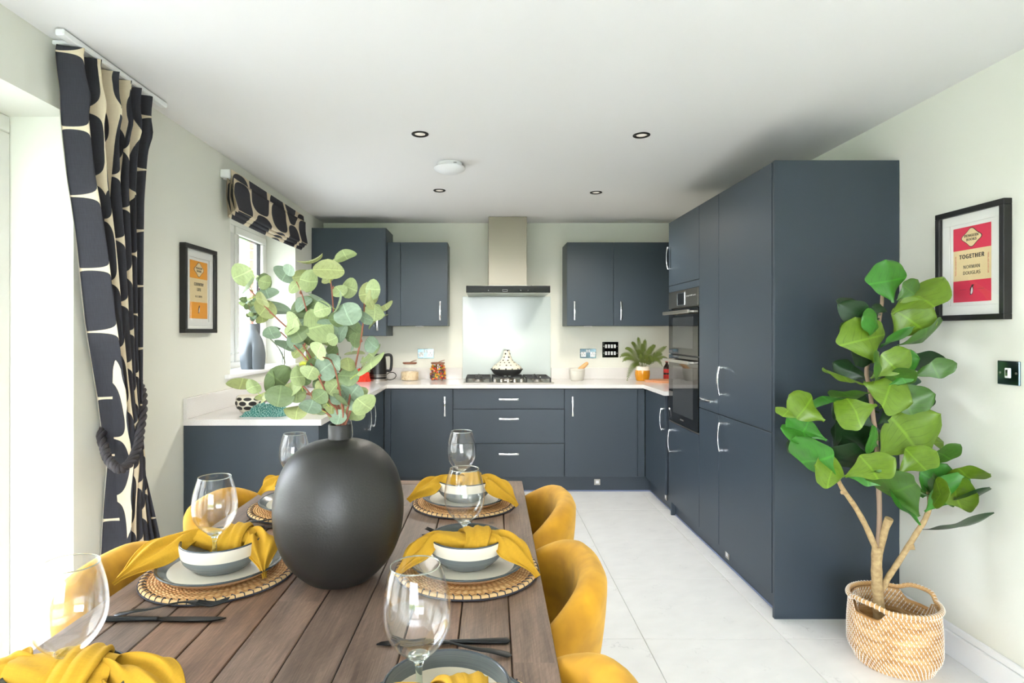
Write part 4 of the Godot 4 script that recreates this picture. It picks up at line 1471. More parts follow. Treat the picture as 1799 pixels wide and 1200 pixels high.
	dup(fk, Vector3(-0.590, TT, -1.645), PI + 0.05, "black fork on the left side, its tines behind the vase")

# ------------------------------------------------------------------ vase with eucalyptus
func leaf_mesh(length: float, width: float, curl: float, cup: float, wave: float, shape: float, seed_: int) -> ArrayMesh:
	# grows along +y from the origin and faces +z; shape 0 = round, 1 = widest towards the tip
	var st := ms()
	var f := func(u: float, v: float) -> Vector3:
		var x := (v - 0.5) * 2.0
		var prof := pow(sin(PI * pow(u, lerpf(0.9, 1.65, shape))), lerpf(0.52, 0.66, shape))
		if shape > 0.5:
			prof = maxf(prof, 0.10 * (1.0 - u)) * (1.0 + 0.09 * sin(u * 15.0 + seed_ + x))
		var w := maxf(prof, 0.012) * width * 0.5
		var y := u * length
		var z := curl * length * (4.0 * u * (1.0 - u)) * 0.5 - cup * absf(x) * w - curl * length * u * u * 0.4
		z += wave * width * sin(u * 9.0 + seed_ * 1.7 + x * 2.0) * x
		return Vector3(x * w, y, z)
	grid(st, 20, 10, f, false)
	return commit(st)

func place_leaf(parent: Node3D, a: Vector3, b: Vector3, w: float, m: Material, true_ratio: float, shape: float, seed_: int, depth_tilt: float):
	# a leaf from its base a to its tip b that shows about w of its width
	var r := RandomNumberGenerator.new()
	r.seed = seed_ * 31 + 5
	var tip := a.lerp(b, 1.10) + Vector3(0, 0, depth_tilt)
	w *= 1.18
	var ax := (tip - a)
	var len_ := ax.length()
	var full := maxf(w, Vector2(ax.x, ax.y).length() * true_ratio)
	ax = ax / len_
	var ang := acos(clampf(w / full, 0.12, 1.0))
	if r.randf() < 0.5:
		ang = -ang
	var n := Vector3(0, 0.25, 1.0)
	n = (n - ax * n.dot(ax)).normalized()
	n = n.rotated(ax, ang)
	var x := ax.cross(n)
	var mi := obj("leaf", leaf_mesh(len_, full, r.randf_range(-0.22, 0.22), r.randf_range(0.05, 0.3) * (1.0 if r.randf() < 0.7 else -1.0), 0.05 if shape > 0.5 else 0.015, shape, seed_), m, parent)
	mi.transform = Transform3D(Basis(x, ax, n), a)

func stem_points(rows: Array, depth: Callable) -> Array:
	var pts := []
	for k in rows.size():
		pts.append(Vector3(rows[k][0] * 0.001, rows[k][1] * 0.001, depth.call(float(k) / (rows.size() - 1))))
	return smooth_path(pts, 4)

func vase():
	var t := thing("vase", "large matt black rounded vase on the dining table", "vase", Vector3(-0.322, TT, -1.29))
	var s := ms()
	lathe(s, smooth_prof([Vector2(0.0, 0.0), Vector2(0.058, 0.0), Vector2(0.083, 0.014), Vector2(0.115, 0.050), Vector2(0.135, 0.098), Vector2(0.1415, 0.148), Vector2(0.1385, 0.190), Vector2(0.126, 0.236), Vector2(0.103, 0.272), Vector2(0.070, 0.296), Vector2(0.032, 0.306), Vector2(0.0255, 0.309)], 6), 72)
	obj("body", s, mats.black_pottery, t)
	s = ms()
	lathe(s, [Vector2(0.0255, 0.305), Vector2(0.0245, 0.312), Vector2(0.0245, 0.338), Vector2(0.0235, 0.340), Vector2(0.0205, 0.340), Vector2(0.0195, 0.337), Vector2(0.0195, 0.28)], 40)
	obj("neck", s, mats.black_pottery, t)
	var p := thing("eucalyptus_spray", "eucalyptus branches with round grey-green leaves in the black vase", "foliage", Vector3(-0.322, TT, -1.29))
	var leaves: Array = [
		[-169,640,-195,684,34,0], [-153,634,-153,669,23,2], [-146,633,-132,662,14,0], [-162,618,-121,631,27,1], [-127,579,-159,608,32,3], [-125,588,-207,594,11,1],
		[-144,579,-166,568,10,3], [-110,664,-152,690,30,1], [-91,674,-120,687,18,1], [-89,654,-94,683,40,3], [-76,633,-58,677,27,0], [-80,579,-98,622,59,2],
		[-73,550,-110,594,38,1], [-91,545,-123,585,26,0], [-121,554,-139,544,6,1], [-17,661,-16,698,59,3], [-19,711,-66,692,11,3], [-1,697,40,716,8,0],
		[-14,698,-1,703,7,3], [1,623,17,666,25,0], [4,584,19,629,14,2], [-5,597,-51,629,11,1], [-19,520,-55,588,47,0], [-19,576,-29,608,32,0],
		[-5,535,-37,567,30,1], [-1,555,-1,585,34,2], [62,606,52,655,38,3], [76,616,78,658,29,0], [65,593,10,572,38,1], [85,593,116,610,18,3],
		[63,578,87,603,25,0], [65,550,101,583,13,0], [13,524,40,567,39,2], [-33,525,-89,536,21,2], [-85,507,-134,525,20,1], [-116,465,-142,531,11,2],
		[-42,493,-48,519,7,3], [-1,493,44,495,14,3], [-5,445,-43,488,45,1], [-14,411,-46,459,47,2], [56,501,78,530,32,1], [47,475,87,511,21,0],
		[53,456,107,499,26,0], [27,426,27,465,40,2], [-95,465,-113,405,33,0], [-73,427,-87,467,21,0], [-119,465,-162,413,29,2], [-162,412,-152,459,16,0],
		[-162,414,-187,440,21,0], [-185,423,-235,433,18,3], [-167,407,-202,392,18,3], [-152,403,-188,384,21,3], [-99,399,-152,409,41,2], [-67,375,-117,371,29,3],
		[-33,373,-73,388,25,1], [-47,395,-52,454,16,1], [-16,367,-66,360,11,3], [-8,342,-40,351,18,3], [10,340,22,381,54,0], [45,369,83,406,28,0],
		[53,391,12,426,32,1], [-1,382,10,409,25,0], [-16,389,-1,434,11,1], [-16,392,-43,418,25,2], [17,499,35,529,14,1], [-48,536,-62,558,25,2],
		[31,522,11,551,21,2], [-33,479,-19,501,21,1], [-1,515,-12,540,20,0],
	]
	var stems: Array = [
		[[7,329], [8,382], [8,407], [-1,472], [-8,522], [-16,626], [-20,661]],
		[[2,329], [-5,372], [-19,393], [-48,465], [-91,522], [-105,545]],
		[[4,329], [-1,372], [-16,415], [-42,486], [-62,551], [-80,587]],
		[[8,329], [20,382], [38,472], [53,536], [62,583], [67,606]],
		[[1,329], [-16,354], [-37,375], [-69,418], [-94,440]],
		[[-1,329], [-19,361], [-41,390], [-101,406], [-162,413]],
		[[3,329], [-12,393], [-48,468], [-80,529], [-127,583], [-168,640]],
		[[2,329], [-8,393], [-37,479], [-69,565], [-91,630], [-110,664]],
		[[9,329], [27,382], [29,427], [45,472]],
		[[4,329], [11,364], [-1,472], [-10,493]],
	]
	var r := RandomNumberGenerator.new()
	r.seed = 21
	for k in stems.size():
		var dz := 0.10 * sin(k * 2.3)
		var pts := stem_points(stems[k], func(u: float): return dz * u * u)
		var rad := []
		for e in pts.size():
			rad.append(lerpf(0.0027, 0.0013, float(e) / pts.size()))
		s = ms()
		tube(s, pts, rad, 6)
		for e in range(6, pts.size() - 2, 5):   # buds
			var q: Vector3 = pts[e] + Vector3(0.004 * (1 if e % 2 else -1), 0.003, 0.002)
			tube(s, [pts[e], q, q + Vector3(0, 0.004, 0)], [0.0016, 0.0022, 0.0008], 5)
		obj("stem", s, mats.red_stem, p)
	for k in leaves.size():
		var q: Array = leaves[k]
		var z := r.randf_range(-0.07, 0.08)
		place_leaf(p, Vector3(q[0] * 0.001, q[1] * 0.001, z), Vector3(q[2] * 0.001, q[3] * 0.001, z), q[4] * 0.001, mats["eucalyptus_leaf_%d" % q[5]], 0.75, 0.0, k, r.randf_range(-0.02, 0.03))
		if k % 3 == 0:
			var st := ms()
			var a := Vector3(q[0] * 0.001, q[1] * 0.001, z)
			tube(st, [a, a + (a - Vector3(q[2] * 0.001, q[3] * 0.001, z)) * 0.25], [0.0009, 0.0012], 5)
			obj("leaf_stalk", st, mats.green_stem, p)
	# the smaller leaves in between, along every stem
	for k in stems.size():
		var pts := stem_points(stems[k], func(u: float): return 0.10 * sin(k * 2.3) * u * u)
		for e in range(5, pts.size(), 3):
			var a := r.randf() * TAU
			var q: Vector3 = pts[e]
			var o := Vector3(cos(a), r.randf_range(-0.2, 0.8), sin(a)).normalized() * r.randf_range(0.03, 0.048)
			place_leaf(p, q, q + o, r.randf_range(0.022, 0.038), mats["eucalyptus_leaf_%d" % ((e + k) % 4)], 0.75, 0.0, 500 + k * 40 + e, 0.0)

# ------------------------------------------------------------------ curtain and blind
func curtain():
	var tr := thing("curtain_track", "short white curtain track under the ceiling, above the patterned curtain", "curtain track", Vector3(-1.385, 2.272, -1.2))
	var s := ms()
	box(s, Vector3(0, 0.012, -1.0), Vector3(0.03, 0.022, 0.62), 0.004)
	obj("rail", s, mats.white_paint, tr)
	for d in [1.98, 2.38]:
		s = ms()
		box(s, Vector3(-0.04, 0.016, 1.2 - d), Vector3(0.08, 0.014, 0.03), 0.003)
		obj("bracket", s, mats.white_paint, tr)
	var t := thing("curtain", "dark navy curtain printed with cream gaps, tied back beside the patio door", "curtain", Vector3(-1.39, 0.02, -2.2))
	var near_e := [[2.265, 1.875], [2.25, 1.868], [1.834, 1.905], [1.351, 1.993], [1.07, 2.064], [0.861, 2.098], [0.793, 2.120], [0.465, 2.104], [0.02, 2.07]]
	var far_e := [[2.275, 2.425], [1.95, 2.385], [1.83, 2.37], [1.35, 2.349], [1.07, 2.338], [0.86, 2.323], [0.79, 2.333], [0.46, 2.44], [0.02, 2.52]]
	var cloth := func(u: float, v: float, back: float) -> Vector3:
		var y := lerpf(2.268, 0.02, v)
		var d0 := lerp_table(near_e, y) * (1.034 + 0.014 * smoothstep(2.1, 1.6, y))
		var d1 := lerp_table(far_e, y) * 0.982
		var tie := exp(-pow((y - 0.85) / 0.16, 2.0))
		var pinch := exp(-pow((y - 2.11) / 0.05, 2.0))
		var n := 5.5
		var ph := TAU * n * (u + 0.018 * sin(TAU * u * 1.5)) - PI * 0.5
		var amp := 0.034 + 0.016 * smoothstep(2.2, 1.2, y) - 0.006 * tie
		var w := sin(ph) + 0.22 * sin(2.0 * ph + 0.7)
		var x := amp * w * (1.0 - 0.1 * pinch) + 0.018 * pinch * maxf(0.0, sin(ph)) + 0.010 * sin(3.0 * u + 5.0 * v)
		x += 0.035 * smoothstep(1.4, 0.85, y) * sin(PI * u) * tie
		# the folds lean over, so that the cloth is seen to overlap itself
		var d := lerpf(d0, d1, u) + 0.025 * cos(ph) * (0.55 + 0.45 * smoothstep(2.2, 1.3, y)) * sin(PI * clampf(u * 1.02, 0.0, 1.0))
		return Vector3(x - back, y - 0.02, 2.2 - d)
	s = ms()
	grid(s, 130, 90, func(u: float, v: float): return cloth.call(u, v, 0.0), false, 1.7 / 1.12, 2.25 / 0.47)
	obj("printed_cloth", s, mats.curtain_fabric, t)
	s = ms()
	grid(s, 130, 60, func(u: float, v: float): return cloth.call(clampf(u * 1.02 - 0.01, 0.0, 1.0), v, 0.006) - Vector3(0, 0, 0.005), true)
	obj("lining", s, mats.lining, t)
	# tie back: two twisted strands looped round the curtain to a hook on the wall
	var rp := thing("curtain_tieback", "thick black twisted rope holding the curtain to the wall", "tieback", Vector3(-1.46, 0.8, -2.3))
	var path := smooth_path([Vector3(-1.455, 1.090, -2.44), Vector3(-1.405, 1.060, -2.385), Vector3(-1.350, 0.998, -2.295), Vector3(-1.322, 0.930, -2.231), Vector3(-1.300, 0.875, -2.177), Vector3(-1.293, 0.833, -2.124), Vector3(-1.295, 0.816, -2.075), Vector3(-1.312, 0.824, -2.066), Vector3(-1.348, 0.848, -2.082), Vector3(-1.390, 0.880, -2.125), Vector3(-1.440, 0.93, -2.19), Vector3(-1.448, 1.01, -2.32), Vector3(-1.455, 1.085, -2.44)], 9)
	var fr := frames(path)
	for k in 3:
		var pts := []
		for i in path.size():
			var a := i * 0.62 + TAU * k / 3.0
			pts.append(path[i] + (fr[i][1] * cos(a) + fr[i][2] * sin(a)) * 0.0085 - rp.position)
		s = ms()
		tube(s, pts, 0.0092, 8)
		obj("strand", s, mats.cord, rp)
	s = ms()
	tube(s, smooth_path([Vector3(-0.005, 0.29, -0.14), Vector3(0.012, 0.285, -0.14), Vector3(0.022, 0.30, -0.14), Vector3(0.016, 0.315, -0.14)], 4), 0.004, 8)
	obj("hook", s, mats.chrome, rp)

func blind():
	var t := thing("roman_blind", "raised roman blind in navy and cream printed fabric over the window", "blind", Vector3(XL, 2.19, -3.86))
	var s := ms()
	box(s, Vector3(0.03, -0.005, 0.0), Vector3(0.056, 0.045, 1.30), 0.005)
	obj("headrail", s, mats.white_paint, t)
	var half := 0.645
	# front panel, then the stacked folds under it
	var panel := func(u: float, v: float) -> Vector3:
		var z := lerpf(half, -half, u)
		var y := lerpf(0.018, -0.205, v)
		return Vector3(0.062 + 0.006 * sin(PI * v) + 0.03 * v * v, y, z)
	s = ms()
	grid(s, 40, 14, panel, false, 1.29 / 1.12, 0.235 / 0.47)
	grid(s, 40, 14, func(u: float, v: float): return panel.call(u, v) - Vector3(0.003, 0, 0), true, 1.29 / 1.12, 0.235 / 0.47)
	obj("front_panel", s, mats.printed_fabric, t)
	for k in 3:
		var fold := func(u: float, v: float) -> Vector3:
			var z := lerpf(half, -half, u)
			var e := v * 2.0
			var y := -0.03 - (0.205 + 0.009 * k) * e * 0.78 if v < 0.5 else -0.03 - (0.205 + 0.009 * k) * 0.78 * (2.0 - e)
			var x := 0.078 - 0.019 * k
			y -= 0.022 + 0.011 * k if absf(v - 0.5) < 0.4 else 0.0
			return Vector3(x + 0.010 * cos(TAU * v) * -1.0 * absf(sin(PI * v)) + (0.006 if v < 0.5 else -0.006) * sin(PI * v), y - 0.008 * sin(PI * u), z)
		s = ms()
		grid(s, 30, 20, fold, false, 1.29 / 1.12, 0.42 / 0.47)
		obj("fold", s, mats.printed_fabric, t)
	s = ms()
	box(s, Vector3(0.022, -0.03, half - 0.005), Vector3(0.003, 0.02, 0.003))
	obj("cord_end", s, mats.white_plastic, t)

# ------------------------------------------------------------------ window sill and sink
func frond(parent: Node3D, m: Material, base: Vector3, tip: Vector3, rise: float, leaflet: float, count: int):
	# a fern frond: a midrib with pairs of narrow leaflets, one mesh
	var st := ms()
	var c1 := base.lerp(tip, 0.35) + Vector3(0, rise, 0)
	var c2 := base.lerp(tip, 0.75) + Vector3(0, rise * 0.9, 0)
	var pts := []
	for k in 15:
		pts.append(base.bezier_interpolate(c1, c2, tip, k / 14.0))
	tube(st, pts, 0.0011, 5)
	for k in count:
		var u := lerpf(0.14, 0.99, float(k) / (count - 1))
		var p := base.bezier_interpolate(c1, c2, tip, u)
		var d := (base.bezier_interpolate(c1, c2, tip, minf(1.0, u + 0.03)) - base.bezier_interpolate(c1, c2, tip, u - 0.03)).normalized()
		var side := d.cross(Vector3(0.2, 0.55, 0.8)).normalized()
		var l := leaflet * (0.35 + 0.65 * sin(PI * pow(u, 0.75))) * (1.0 if u < 0.9 else 0.5)
		for sg in [-1.0, 1.0]:
			var o: Vector3 = (side * sg + d * 0.55).normalized()
			var w := d * 0.0036
			var nrm := side.cross(d) * 0.0012
			st.set_smooth_group(-1)
			var tip2: Vector3 = p + o * l - Vector3(0, l * 0.12, 0)
			poly(st, [p - w, p + o * l * 0.5 - w * 0.9 + nrm, tip2], p + nrm * 9.0)
			poly(st, [p - w, tip2, p + o * l * 0.5 + w * 0.9 + nrm], p + nrm * 9.0)
			poly(st, [p - w, p + o * l * 0.5 + w * 0.9 + nrm, p + w], p + nrm * 9.0)
	obj("frond", st, m, parent)

func sill_and_sink():
	# the body shaped vase on the sill
	var v := thing("body_vase", "slate grey vase shaped like a hip and seat on the window sill", "vase", Vector3(XL - 0.045, 1.065, -3.79), -0.15)
	var s := ms()
	var fig := func(u: float, w: float) -> Vector3:
		var a := TAU * u
		var y := w * 0.295
		var waist := lerp_table([[0.0, 0.066], [0.05, 0.071], [0.10, 0.0725], [0.15, 0.066], [0.20, 0.052], [0.235, 0.034], [0.255, 0.025], [0.295, 0.0235]], y)
		var x := cos(a) * waist * 1.12
		var z := sin(a) * waist * 0.86
		# two rounded cheeks on the room side, parted by a cleft
		var low := smoothstep(0.19, 0.10, y) * smoothstep(-0.02, 0.02, y)
		var cleft := exp(-pow((x - 0.018) / 0.009, 2.0)) * maxf(0.0, sin(a))
		z -= low * 0.036 * cleft
		z += low * 0.016 * maxf(0.0, sin(a)) * (1.0 - cleft)
		return Vector3(x, y, z)
	grid(s, 72, 40, fig)
	lathe(s, [Vector2(0.0235, 0.295), Vector2(0.019, 0.295), Vector2(0.018, 0.25), Vector2(0.0, 0.25)], 24)
	obj("body", s, mats.slate_pottery, v)
	var e := thing("eucalyptus_sprig", "small sprigs of pale green leaves in the grey sill vase", "foliage", v.position)
	var r := RandomNumberGenerator.new()
	r.seed = 4
	for k in 5:
		var a := Vector3(0, 0.26, 0)
		var tip := Vector3(r.randf_range(-0.10, 0.09), r.randf_range(0.42, 0.62), r.randf_range(-0.05, 0.08))
		var pts := smooth_path([a, Vector3(tip.x * 0.35, 0.36, tip.z * 0.3), tip], 6)
		s = ms()
		tube(s, pts, 0.0012, 5)
		obj("stem", s, mats.red_stem, e)
		for q in range(4, pts.size(), 1):
			var p: Vector3 = pts[q]
			var o := Vector3(r.randf_range(-1, 1), r.randf_range(-0.1, 0.9), r.randf_range(-0.4, 0.8)).normalized() * r.randf_range(0.03, 0.05)
			place_leaf(e, p, p + o, r.randf_range(0.02, 0.036), mats["eucalyptus_leaf_%d" % (q % 3)], 0.8, 0.0, k * 20 + q, 0.0)
	# inset steel sink with its mixer tap
	var k := thing("sink", "stainless steel sink let into the worktop below the window", "sink", Vector3(-1.13, WT - 0.16, -3.82))
	s = ms()
	var y0 := WT + 0.0005
	for q in [[Vector3(-1.372, y0, 3.508), Vector3(-1.35, y0 + 0.003, 4.132)], [Vector3(-0.91, y0, 3.508), Vector3(-0.888, y0 + 0.003, 4.132)], [Vector3(-1.35, y0, 3.508), Vector3(-0.91, y0 + 0.003, 3.53)], [Vector3(-1.35, y0, 4.11), Vector3(-0.91, y0 + 0.003, 4.132)]]:
		box2(s, q[0], q[1], 0.0012)
	obj("rim", s, mats.steel, k, -k.position)
	s = ms()
	var bw := func(u: float, w: float) -> Vector3:
		var a := TAU * u
		var f := 1.0 if w < 0.72 else 1.0 - (w - 0.72) / 0.28
		var y := WT + 0.002 - 0.15 * smoothstep(0.0, 0.75, w)
		var sx := signf(cos(a)) * pow(absf(cos(a)), 0.28)
		var sz := signf(sin(a)) * pow(absf(sin(a)), 0.28)
		return Vector3(-1.13 + sx * 0.221 * (1.0 - 0.06 * w) * f, y, -3.82 + sz * 0.291 * (1.0 - 0.06 * w) * f)
	grid(s, 48, 18, bw)
	obj("basin", s, mats.steel, k, -k.position)
	var tap := thing("mixer_tap", "chrome swan neck tap behind the sink", "tap", Vector3(-1.405, WT, -4.06))
	s = ms()
	lathe(s, [Vector2(0.027, 0), Vector2(0.026, 0.006), Vector2(0.021, 0.01), Vector2(0.020, 0.085), Vector2(0.013, 0.092), Vector2(0, 0.092)], 24)
	obj("base", s, mats.chrome, tap)
	s = ms()
	var pts2 := [Vector3(0, 0.08, 0), Vector3(0, 0.20, 0), Vector3(0, 0.31, 0)]
	for q in 9:
		var a := PI * q / 8.0
		pts2.append(Vector3(0.075 - 0.075 * cos(a), 0.31 + 0.075 * sin(a), 0))
	pts2.append(Vector3(0.15, 0.25, 0))
	tube(s, smooth_path(pts2, 3), 0.0105, 14)
	obj("spout", s, mats.chrome, tap)
	s = ms()
	tube(s, [Vector3(0, 0.06, 0.015), Vector3(0, 0.065, 0.05), Vector3(0, 0.085, 0.085)], [0.008, 0.007, 0.005], 10)
	obj("lever", s, mats.chrome, tap)
	# small bright fern in a taupe pot in the corner by the window
	var f := thing("potted_fern", "small yellow-green fern in a taupe pot below the window corner", "plant", Vector3(-1.31, WT, -4.50))
	s = ms()
	lathe(s, smooth_prof([Vector2(0, 0), Vector2(0.052, 0.0), Vector2(0.064, 0.02), Vector2(0.072, 0.09), Vector2(0.074, 0.15)], 4) + [Vector2(0.066, 0.15), Vector2(0.064, 0.12), Vector2(0, 0.12)], 32)
	obj("pot", s, mats.taupe_pottery, f)
	for q in 13:
		var a := TAU * q / 13.0 + 0.3
		var l := r.randf_range(0.09, 0.15)
		frond(f, mats.fern_bright, Vector3(0.02 * cos(a), 0.12, 0.02 * sin(a)), Vector3(cos(a) * l, 0.17 + r.randf_range(-0.02, 0.10), sin(a) * l), 0.07, 0.03, 16)

# ------------------------------------------------------------------ things on the worktop
func cloth_heap(called: String, label: String, cat: String, at: Vector3, size: Vector3, m: Material, seed_: int, uvs := 1.0):
	var t := thing(called, label, cat, at)
	var n := FastNoiseLite.new()
	n.seed = seed_
	n.frequency = 1.0
	var f := func(u: float, v: float) -> Vector3:
		var x := (u - 0.5) * size.x
		var z := (v - 0.5) * size.z
		var e := 1.0 - pow(absf(2.0 * u - 1.0), 3.0)
		var g := 1.0 - pow(absf(2.0 * v - 1.0), 3.0)
		var h := size.y * (0.30 + 0.7 * pow(e * g, 0.7))
		h *= 0.72 + 0.55 * n.get_noise_2d(u * 1.6, v * 2.0) + 0.09 * sin(u * 15.0 + n.get_noise_2d(u * 3.0, v * 4.0) * 7.0)
		var low := minf(1.0, 6.0 * minf(minf(u, 1.0 - u), minf(v, 1.0 - v)))
		return Vector3(x + 0.02 * n.get_noise_2d(v * 4.0, u * 2.0), maxf(0.0008, h * (0.04 + 0.96 * low)), z + 0.02 * n.get_noise_2d(u * 4.0 + 9.0, v * 2.0))
	var s := ms()
	grid(s, 56, 44, f, true, uvs, uvs)
	grid(s, 56, 44, func(u: float, v: float): var p = f.call(u, v); return Vector3(p.x, maxf(0.0, p.y - 0.003), p.z), false, uvs, uvs)
	obj("cloth", s, m, t)

func jar(label: String, at: Vector3) -> Node3D:
	var t := thing("storage_jar", label, "jar", at, 0.0, "glass storage jars with wooden lids")
	var s := ms()
	lathe(s, smooth_prof([Vector2(0.0, 0.001), Vector2(0.070, 0.0), Vector2(0.076, 0.006), Vector2(0.0765, 0.06), Vector2(0.0745, 0.095), Vector2(0.062, 0.122), Vector2(0.0575, 0.134), Vector2(0.0585, 0.146)], 5), 40)
	obj("glass_body", s, mats.pane, t)
	s = ms()
	lathe(s, [Vector2(0.0, 0.144), Vector2(0.056, 0.144), Vector2(0.0565, 0.148), Vector2(0.062, 0.149), Vector2(0.062, 0.157), Vector2(0.060, 0.159), Vector2(0, 0.159)], 32)
	var lid := obj("lid", s, mats.acacia, t)
	s = ms()
	tube(s, [Vector3(0.0, 0.158, 0.0), Vector3(0.028, 0.170, 0.0), Vector3(0.060, 0.180, 0.0)], [0.003, 0.0035, 0.0025], 8)
	obj("scoop_handle", s, mats.acacia, lid)
	return t

func counter_things():
	# printed bowl and green cloth at the sink end
	var b := thing("patterned_bowl", "cream bowl with dark pebble pattern at the worktop end", "bowl", Vector3(-1.245, WT, -3.09))
	var s := ms()
	lathe(s, smooth_prof([Vector2(0.0, 0.0), Vector2(0.042, 0.0), Vector2(0.062, 0.02), Vector2(0.072, 0.05), Vector2(0.069, 0.078), Vector2(0.066, 0.088)], 5) + [Vector2(0.062, 0.088), Vector2(0.066, 0.05), Vector2(0.05, 0.012), Vector2(0.0, 0.008)], 40)
	obj("bowl_wall", s, mats.cream_glaze, b)
	s = ms()
	for row in 3:
		for q in 9:
			var a := TAU * (q + 0.5 * (row % 2)) / 9.0
			var rr: float = [0.066, 0.0725, 0.0695][row]
			var y: float = [0.027, 0.051, 0.074][row]
			var out := Vector3(cos(a), [-0.45, 0.02, 0.25][row], sin(a)).normalized()
			var sd := Vector3(-sin(a), 0, cos(a))
			lathe(s, [Vector2(1, 0), Vector2(0.92, 0.8), Vector2(0, 1)], 14, Transform3D(Basis(sd * 0.0205, out * 0.0012, sd.cross(out) * [0.011, 0.0115, 0.009][row]), Vector3(cos(a) * rr, y, sin(a) * rr)))
	obj("painted_spots", s, mats.ink, b)
	cloth_heap("tea_towel", "crumpled green checked tea towel beside the patterned bowl", "tea towel", Vector3(-1.115, WT, -2.985), Vector3(0.21, 0.066, 0.17), mats.green_check, 3, 2.2)
	cloth_heap("oven_cloth", "crumpled red cloth beside the black kettle", "cloth", Vector3(-1.055, WT, -5.02), Vector3(0.15, 0.115, 0.12), mats.red_cloth, 8)
	# kettle
	var k := thing("kettle", "black electric kettle on its base in the back corner", "kettle", Vector3(-0.935, WT, -5.10))
	s = ms()
	lathe(s, [Vector2(0, 0), Vector2(0.082, 0), Vector2(0.084, 0.004), Vector2(0.083, 0.016), Vector2(0.078, 0.02), Vector2(0, 0.02)], 40)
	obj("power_base", s, mats.steel, k)
	s = ms()
	lathe(s, smooth_prof([Vector2(0.076, 0.02), Vector2(0.077, 0.05), Vector2(0.074, 0.14), Vector2(0.068, 0.20), Vector2(0.064, 0.225)], 4) + [Vector2(0.058, 0.234), Vector2(0.0, 0.236)], 40)
	obj("jug", s, mats.black_plastic, k)
	for y in [0.036, 0.05]:
		s = ms()
		lathe(s, [Vector2(0.0772, y), Vector2(0.0782, y + 0.001), Vector2(0.0782, y + 0.004), Vector2(0.0772, y + 0.005)], 40)
		obj("trim_ring", s, mats.steel, k)
	s = ms()
	tube(s, smooth_path([Vector3(0.058, 0.222, 0), Vector3(0.10, 0.226, 0), Vector3(0.118, 0.205, 0), Vector3(0.116, 0.12, 0), Vector3(0.104, 0.088, 0), Vector3(0.070, 0.088, 0)], 6), 0.012, 12)
	obj("handle", s, mats.black_plastic, k)
	s = ms()
	tube(s, smooth_path([Vector3(-0.056, 0.205, 0.0), Vector3(-0.075, 0.215, 0.0), Vector3(-0.088, 0.23, 0.0)], 4), [0.02, 0.018, 0.016, 0.014, 0.012, 0.011, 0.010, 0.009, 0.008], 12)
	obj("spout", s, mats.black_plastic, k)
	s = ms()
	tube(s, smooth_path([Vector3(0.08, 0.01, 0.0), Vector3(0.11, 0.006, 0.01), Vector3(0.145, 0.02, 0.0), Vector3(0.155, 0.045, -0.03), Vector3(0.13, 0.066, -0.05), Vector3(0.085, 0.062, -0.07), Vector3(0.05, 0.03, -0.09), Vector3(0.04, 0.006, -0.12)], 6), 0.0035, 8)
	obj("cord", s, mats.black_plastic, k)
	# jars
	var j := jar("glass jar of pale oats with wooden lid, beside the kettle", Vector3(-0.658, WT, -5.12))
	s = ms()
	lathe(s, [Vector2(0, 0.004), Vector2(0.068, 0.004), Vector2(0.0725, 0.010), Vector2(0.0728, 0.072), Vector2(0.055, 0.078), Vector2(0, 0.080)], 40)
	var oats := obj("oats", s, mats.oats, j)
	var fl := MultiMesh.new()
	fl.transform_format = MultiMesh.TRANSFORM_3D
	var grain := ms()
	lathe(grain, [Vector2(0, -0.0012), Vector2(0.004, 0.0), Vector2(0, 0.0012)], 7)
	fl.mesh = commit(grain)
	fl.instance_count = 700
	for q in 700:
		var a := rng.randf() * TAU
		var y := rng.randf_range(0.006, 0.074)
		fl.set_instance_transform(q, Transform3D(Basis.from_euler(Vector3(rng.randf() * 3, rng.randf() * 3, rng.randf() * 3)), Vector3(cos(a) * 0.0728, y, sin(a) * 0.0728)))
	var fm := MultiMeshInstance3D.new()
	fm.name = "oat_flakes"
	fm.multimesh = fl
	fm.material_override = mats.oats
	fm.set_meta("kind", "stuff")
	oats.add_child(fm, true)
	j = jar("glass jar of coloured pasta with wooden lid, next to the hob", Vector3(-0.410, WT, -5.12))
	var kinds := ["pasta_yellow", "pasta_red", "pasta_purple", "pasta_green"]
	for q in 4:   # each colour of pasta, more pieces than one could count
		s = ms()
		for e in 46:
			var a := rng.randf() * TAU
			var y := rng.randf_range(0.012, 0.132)
			var rad := (0.062 if y < 0.10 else lerpf(0.062, 0.046, (y - 0.10) / 0.035)) * (1.0 if e % 3 else 0.7)
			var c := Vector3(cos(a) * rad, y, sin(a) * rad)
			var ax := Vector3(rng.randf_range(-1, 1), rng.randf_range(-1, 1), rng.randf_range(-1, 1)).normalized() * 0.010
			tube(s, [c - ax, c - ax * 0.4 + Vector3(0.002, 0, 0), c + ax * 0.4, c + ax], [0.006, 0.0085, 0.0085, 0.006], 7)
		var po := obj("pasta", s, mats[kinds[q]], j)
		po.set_meta("kind", "stuff")
	# mortar and pestle
	var m := thing("mortar", "white pottery mortar beside the hob, under the socket", "mortar", Vector3(0.815, WT, -5.11))
	s = ms()
	lathe(s, smooth_prof([Vector2(0.0, 0.0), Vector2(0.046, 0.0), Vector2(0.056, 0.014), Vector2(0.066, 0.05), Vector2(0.0685, 0.098)], 4) + smooth_prof([Vector2(0.0685, 0.103), Vector2(0.060, 0.103), Vector2(0.055, 0.06), Vector2(0.03, 0.03), Vector2(0.0, 0.026)], 3), 40)
	obj("bowl_wall", s, mats.white_pottery, m)
	s = ms()
	lathe(s, [Vector2(0.0685, 0.088), Vector2(0.0705, 0.09), Vector2(0.0705, 0.094), Vector2(0.0685, 0.096)], 40)
	obj("rib", s, mats.white_pottery, m)
